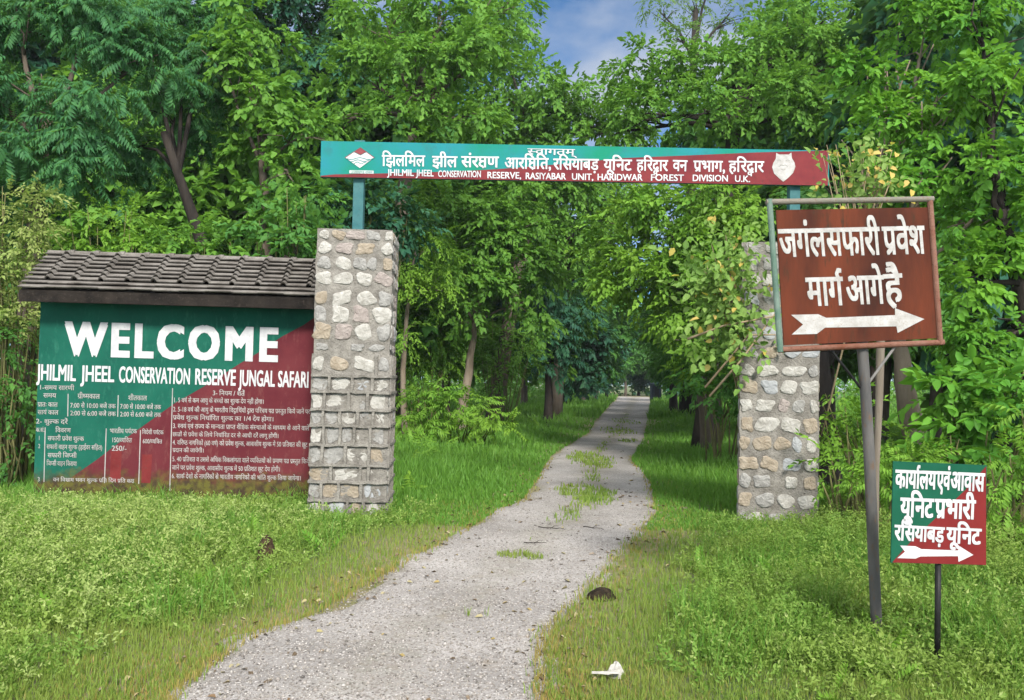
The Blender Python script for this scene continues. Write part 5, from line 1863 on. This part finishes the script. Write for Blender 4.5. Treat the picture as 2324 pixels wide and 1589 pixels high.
def weeds(name, n, region, seed, kind, mats, smin, smax, mask, tips=True):
    rng = np.random.default_rng(seed)
    x0, x1, y0, y1 = region
    x = rng.uniform(x0, x1, n)
    y = rng.uniform(y0, y1, n)
    k = (rng.random(n) < mask(x, y)) & (np.abs(x) < .63 * y + .5)
    x, y = x[k], y[k]
    n = len(x)
    z = gz(x, y)
    P, FW, UP, S = [], [], [], []
    hh = rng.uniform(.02, .17, n) * (.2 + 1.5 * sm(fbm(x * 1.1, y * 1.1, 51), .32, .72)) * (.35 + .65 * sm(edge_dist(x, y), .5, 2.2)) * (.35 + .65 * sm(y, 4.7, 5.8)) * (1 - .72 * sm(y, 8.4, 9.8)) * (.2 + .8 * clear(x, y))
    for lev in range(2):
        P.append(np.column_stack([x + rng.normal(size=n) * .04, y + rng.normal(size=n) * .04, z + hh * (.25 + .6 * lev)]))
        FW.append(norm(rng.normal(size=(n, 3)) * np.array([.8, .8, .2]) + np.array([0, 0, (.75 if kind == 'weed' else .25) + .2 * lev])))
        UP.append(norm(rng.normal(size=(n, 3)) + np.array([0, -.3, .6])))
        S.append(rng.uniform(smin, smax, n))
    P, FW, UP, S = np.vstack(P), np.vstack(FW), np.vstack(UP), np.concatenate(S)
    V = scatter(T[kind], P, FW, UP, S, rng)
    nl = len(V) // 4
    mi = (rng.random(nl) > (.90 if tips else 2)).astype(int)
    o = np_mesh(name, V, leaf_faces(len(V)), [M[m] for m in mats], None, np.repeat(mi, 2))
    tag(o, kind='stuff')
    return o


weeds('weeds', 30000, (-7.5, -.5, 4.2, 10.6), 111, 'weed', ['weed', 'weed_tip'], .34, .72, weedmask)
weeds('weeds', 24000, (.3, 7, 4.3, 10.2), 112, 'weed', ['weed', 'weed_tip'], .34, .72, weedmask)
weeds('broad_weeds', 1700, (-7.5, 7, 4.2, 11), 113, 'fern', ['bright', 'weed'], .35, .7, lambda x, y: weedmask(x, y) * np.where(fbm(x * .9, y * .9, 61) > .5, 1, .12) * np.where(y > 9.2, 0, 1), False)
weeds('ground_cover', 2600, (-16, 14, 10, 30), 114, 'fern', ['bright', 'weed'], .8, 1.6, lambda x, y: sm(edge_dist(x, y), 1.2, 3.2) * np.where((y < 11.6) & (x < -1.5), 0, 1), False)

blades('grass_tufts', 'meadow', 60000, (-9, 9, 4.6, 10.8), .14, .34, .007, 107, lambda x, y: weedmask(x, y) * sm(fbm(x * 1.5, y * 1.5, 66), .52, .6) * clear(x, y), lean=.55)
wisps('flowering_weeds', 5200, (-7.5, -.5, 4.4, 10.6), 115, 'weed_tip', lambda x, y: weedmask(x, y) * sm(fbm(x * .7, y * .7, 63), .35, .6))
wisps('flowering_weeds', 8000, (.9, 7, 4.7, 10.2), 116, 'weed', lambda x, y: weedmask(x, y) * sm(fbm(x * .7, y * .7, 64), .25, .55))

# loose stones on the path
rng = np.random.default_rng(121)
n = 16000
y = 1 / (1 / 3.6 + rng.random(n) * (1 / 13 - 1 / 3.6))
x = xl(y) + (xr(y) - xl(y)) * rng.uniform(-.02, 1.02, n)
s = rng.uniform(.003, .0085, n) * np.where(rng.random(n) > .97, 1.9, 1)
z = pz(x, y)
ico = np.array([[1, 0, 0], [0, 1, 0], [-1, 0, 0], [0, -1, 0], [0, 0, .8], [0, 0, -.5]])
fc = np.array([[0, 1, 4], [1, 2, 4], [2, 3, 4], [3, 0, 4], [1, 0, 5], [2, 1, 5], [3, 2, 5], [0, 3, 5]])
a = rng.uniform(0, 6.28, n)
ca, sa = np.cos(a)[:, None], np.sin(a)[:, None]
q = ico[None] * rng.uniform(.6, 1.4, (n, 6, 3)) * s[:, None, None]
V = np.stack([q[..., 0] * ca - q[..., 1] * sa + x[:, None], q[..., 0] * sa + q[..., 1] * ca + y[:, None], q[..., 2] + z[:, None] + s[:, None] * .2], -1).reshape(-1, 3)
Fc = (np.arange(n)[:, None, None] * 6 + fc[None]).reshape(-1, 3)
o = np_mesh('gravel_stones', V, Fc, M['gravel'])
tag(o, kind='stuff')

# fallen leaves on the path and verge
n = 420
y = 1 / (1 / 4.0 + rng.random(n) * (1 / 22 - 1 / 4.0))
side = rng.random(n)
x = np.where(side < .45, xl(y) + rng.normal(size=n) * .28, np.where(side < .9, xr(y) + rng.normal(size=n) * .28, rng.uniform(0, 1, n) * (xr(y) - xl(y)) + xl(y)))
z = np.where(edge_dist(x, y) > 0, gz(x, y) + .03, pz(x, y) + .008)
a = rng.uniform(0, 6.28, n)
FW = np.column_stack([np.cos(a), np.sin(a), rng.normal(size=n) * .15])
UP = norm(rng.normal(size=(n, 3)) * .25 + np.array([0, 0, 1]))
lf = Tpl(lambda r, six=True: leaf6_verts(.06, .035, .25, .3), 1, 1, six=True)
V = scatter(lf, np.column_stack([x, y, z]), FW, UP, rng.uniform(.4, 1.1, n) * np.clip(y / 7, .8, 1.6), rng)
o = np_mesh('fallen_leaves', V, leaf_faces(len(V), True), M['fallen'])
tag(o, kind='stuff')

# thin moist air between the trees
hm = MB()
hm.box((-950, -30, -2), (950, 950, 27))
hz = hm.build('haze', [])
mh, th, oh = new_mat('haze_air')
pv = th.nodes.new('ShaderNodeVolumePrincipled')
pv.inputs['Color'].default_value = (0.86, 0.93, 1.0, 1)
pv.inputs['Density'].default_value = 0.0004
pv.inputs['Anisotropy'].default_value = 0.2
th.links.new(pv.outputs[0], oh.inputs['Volume'])
hz.data.materials.append(mh)
tag(hz, kind='stuff')
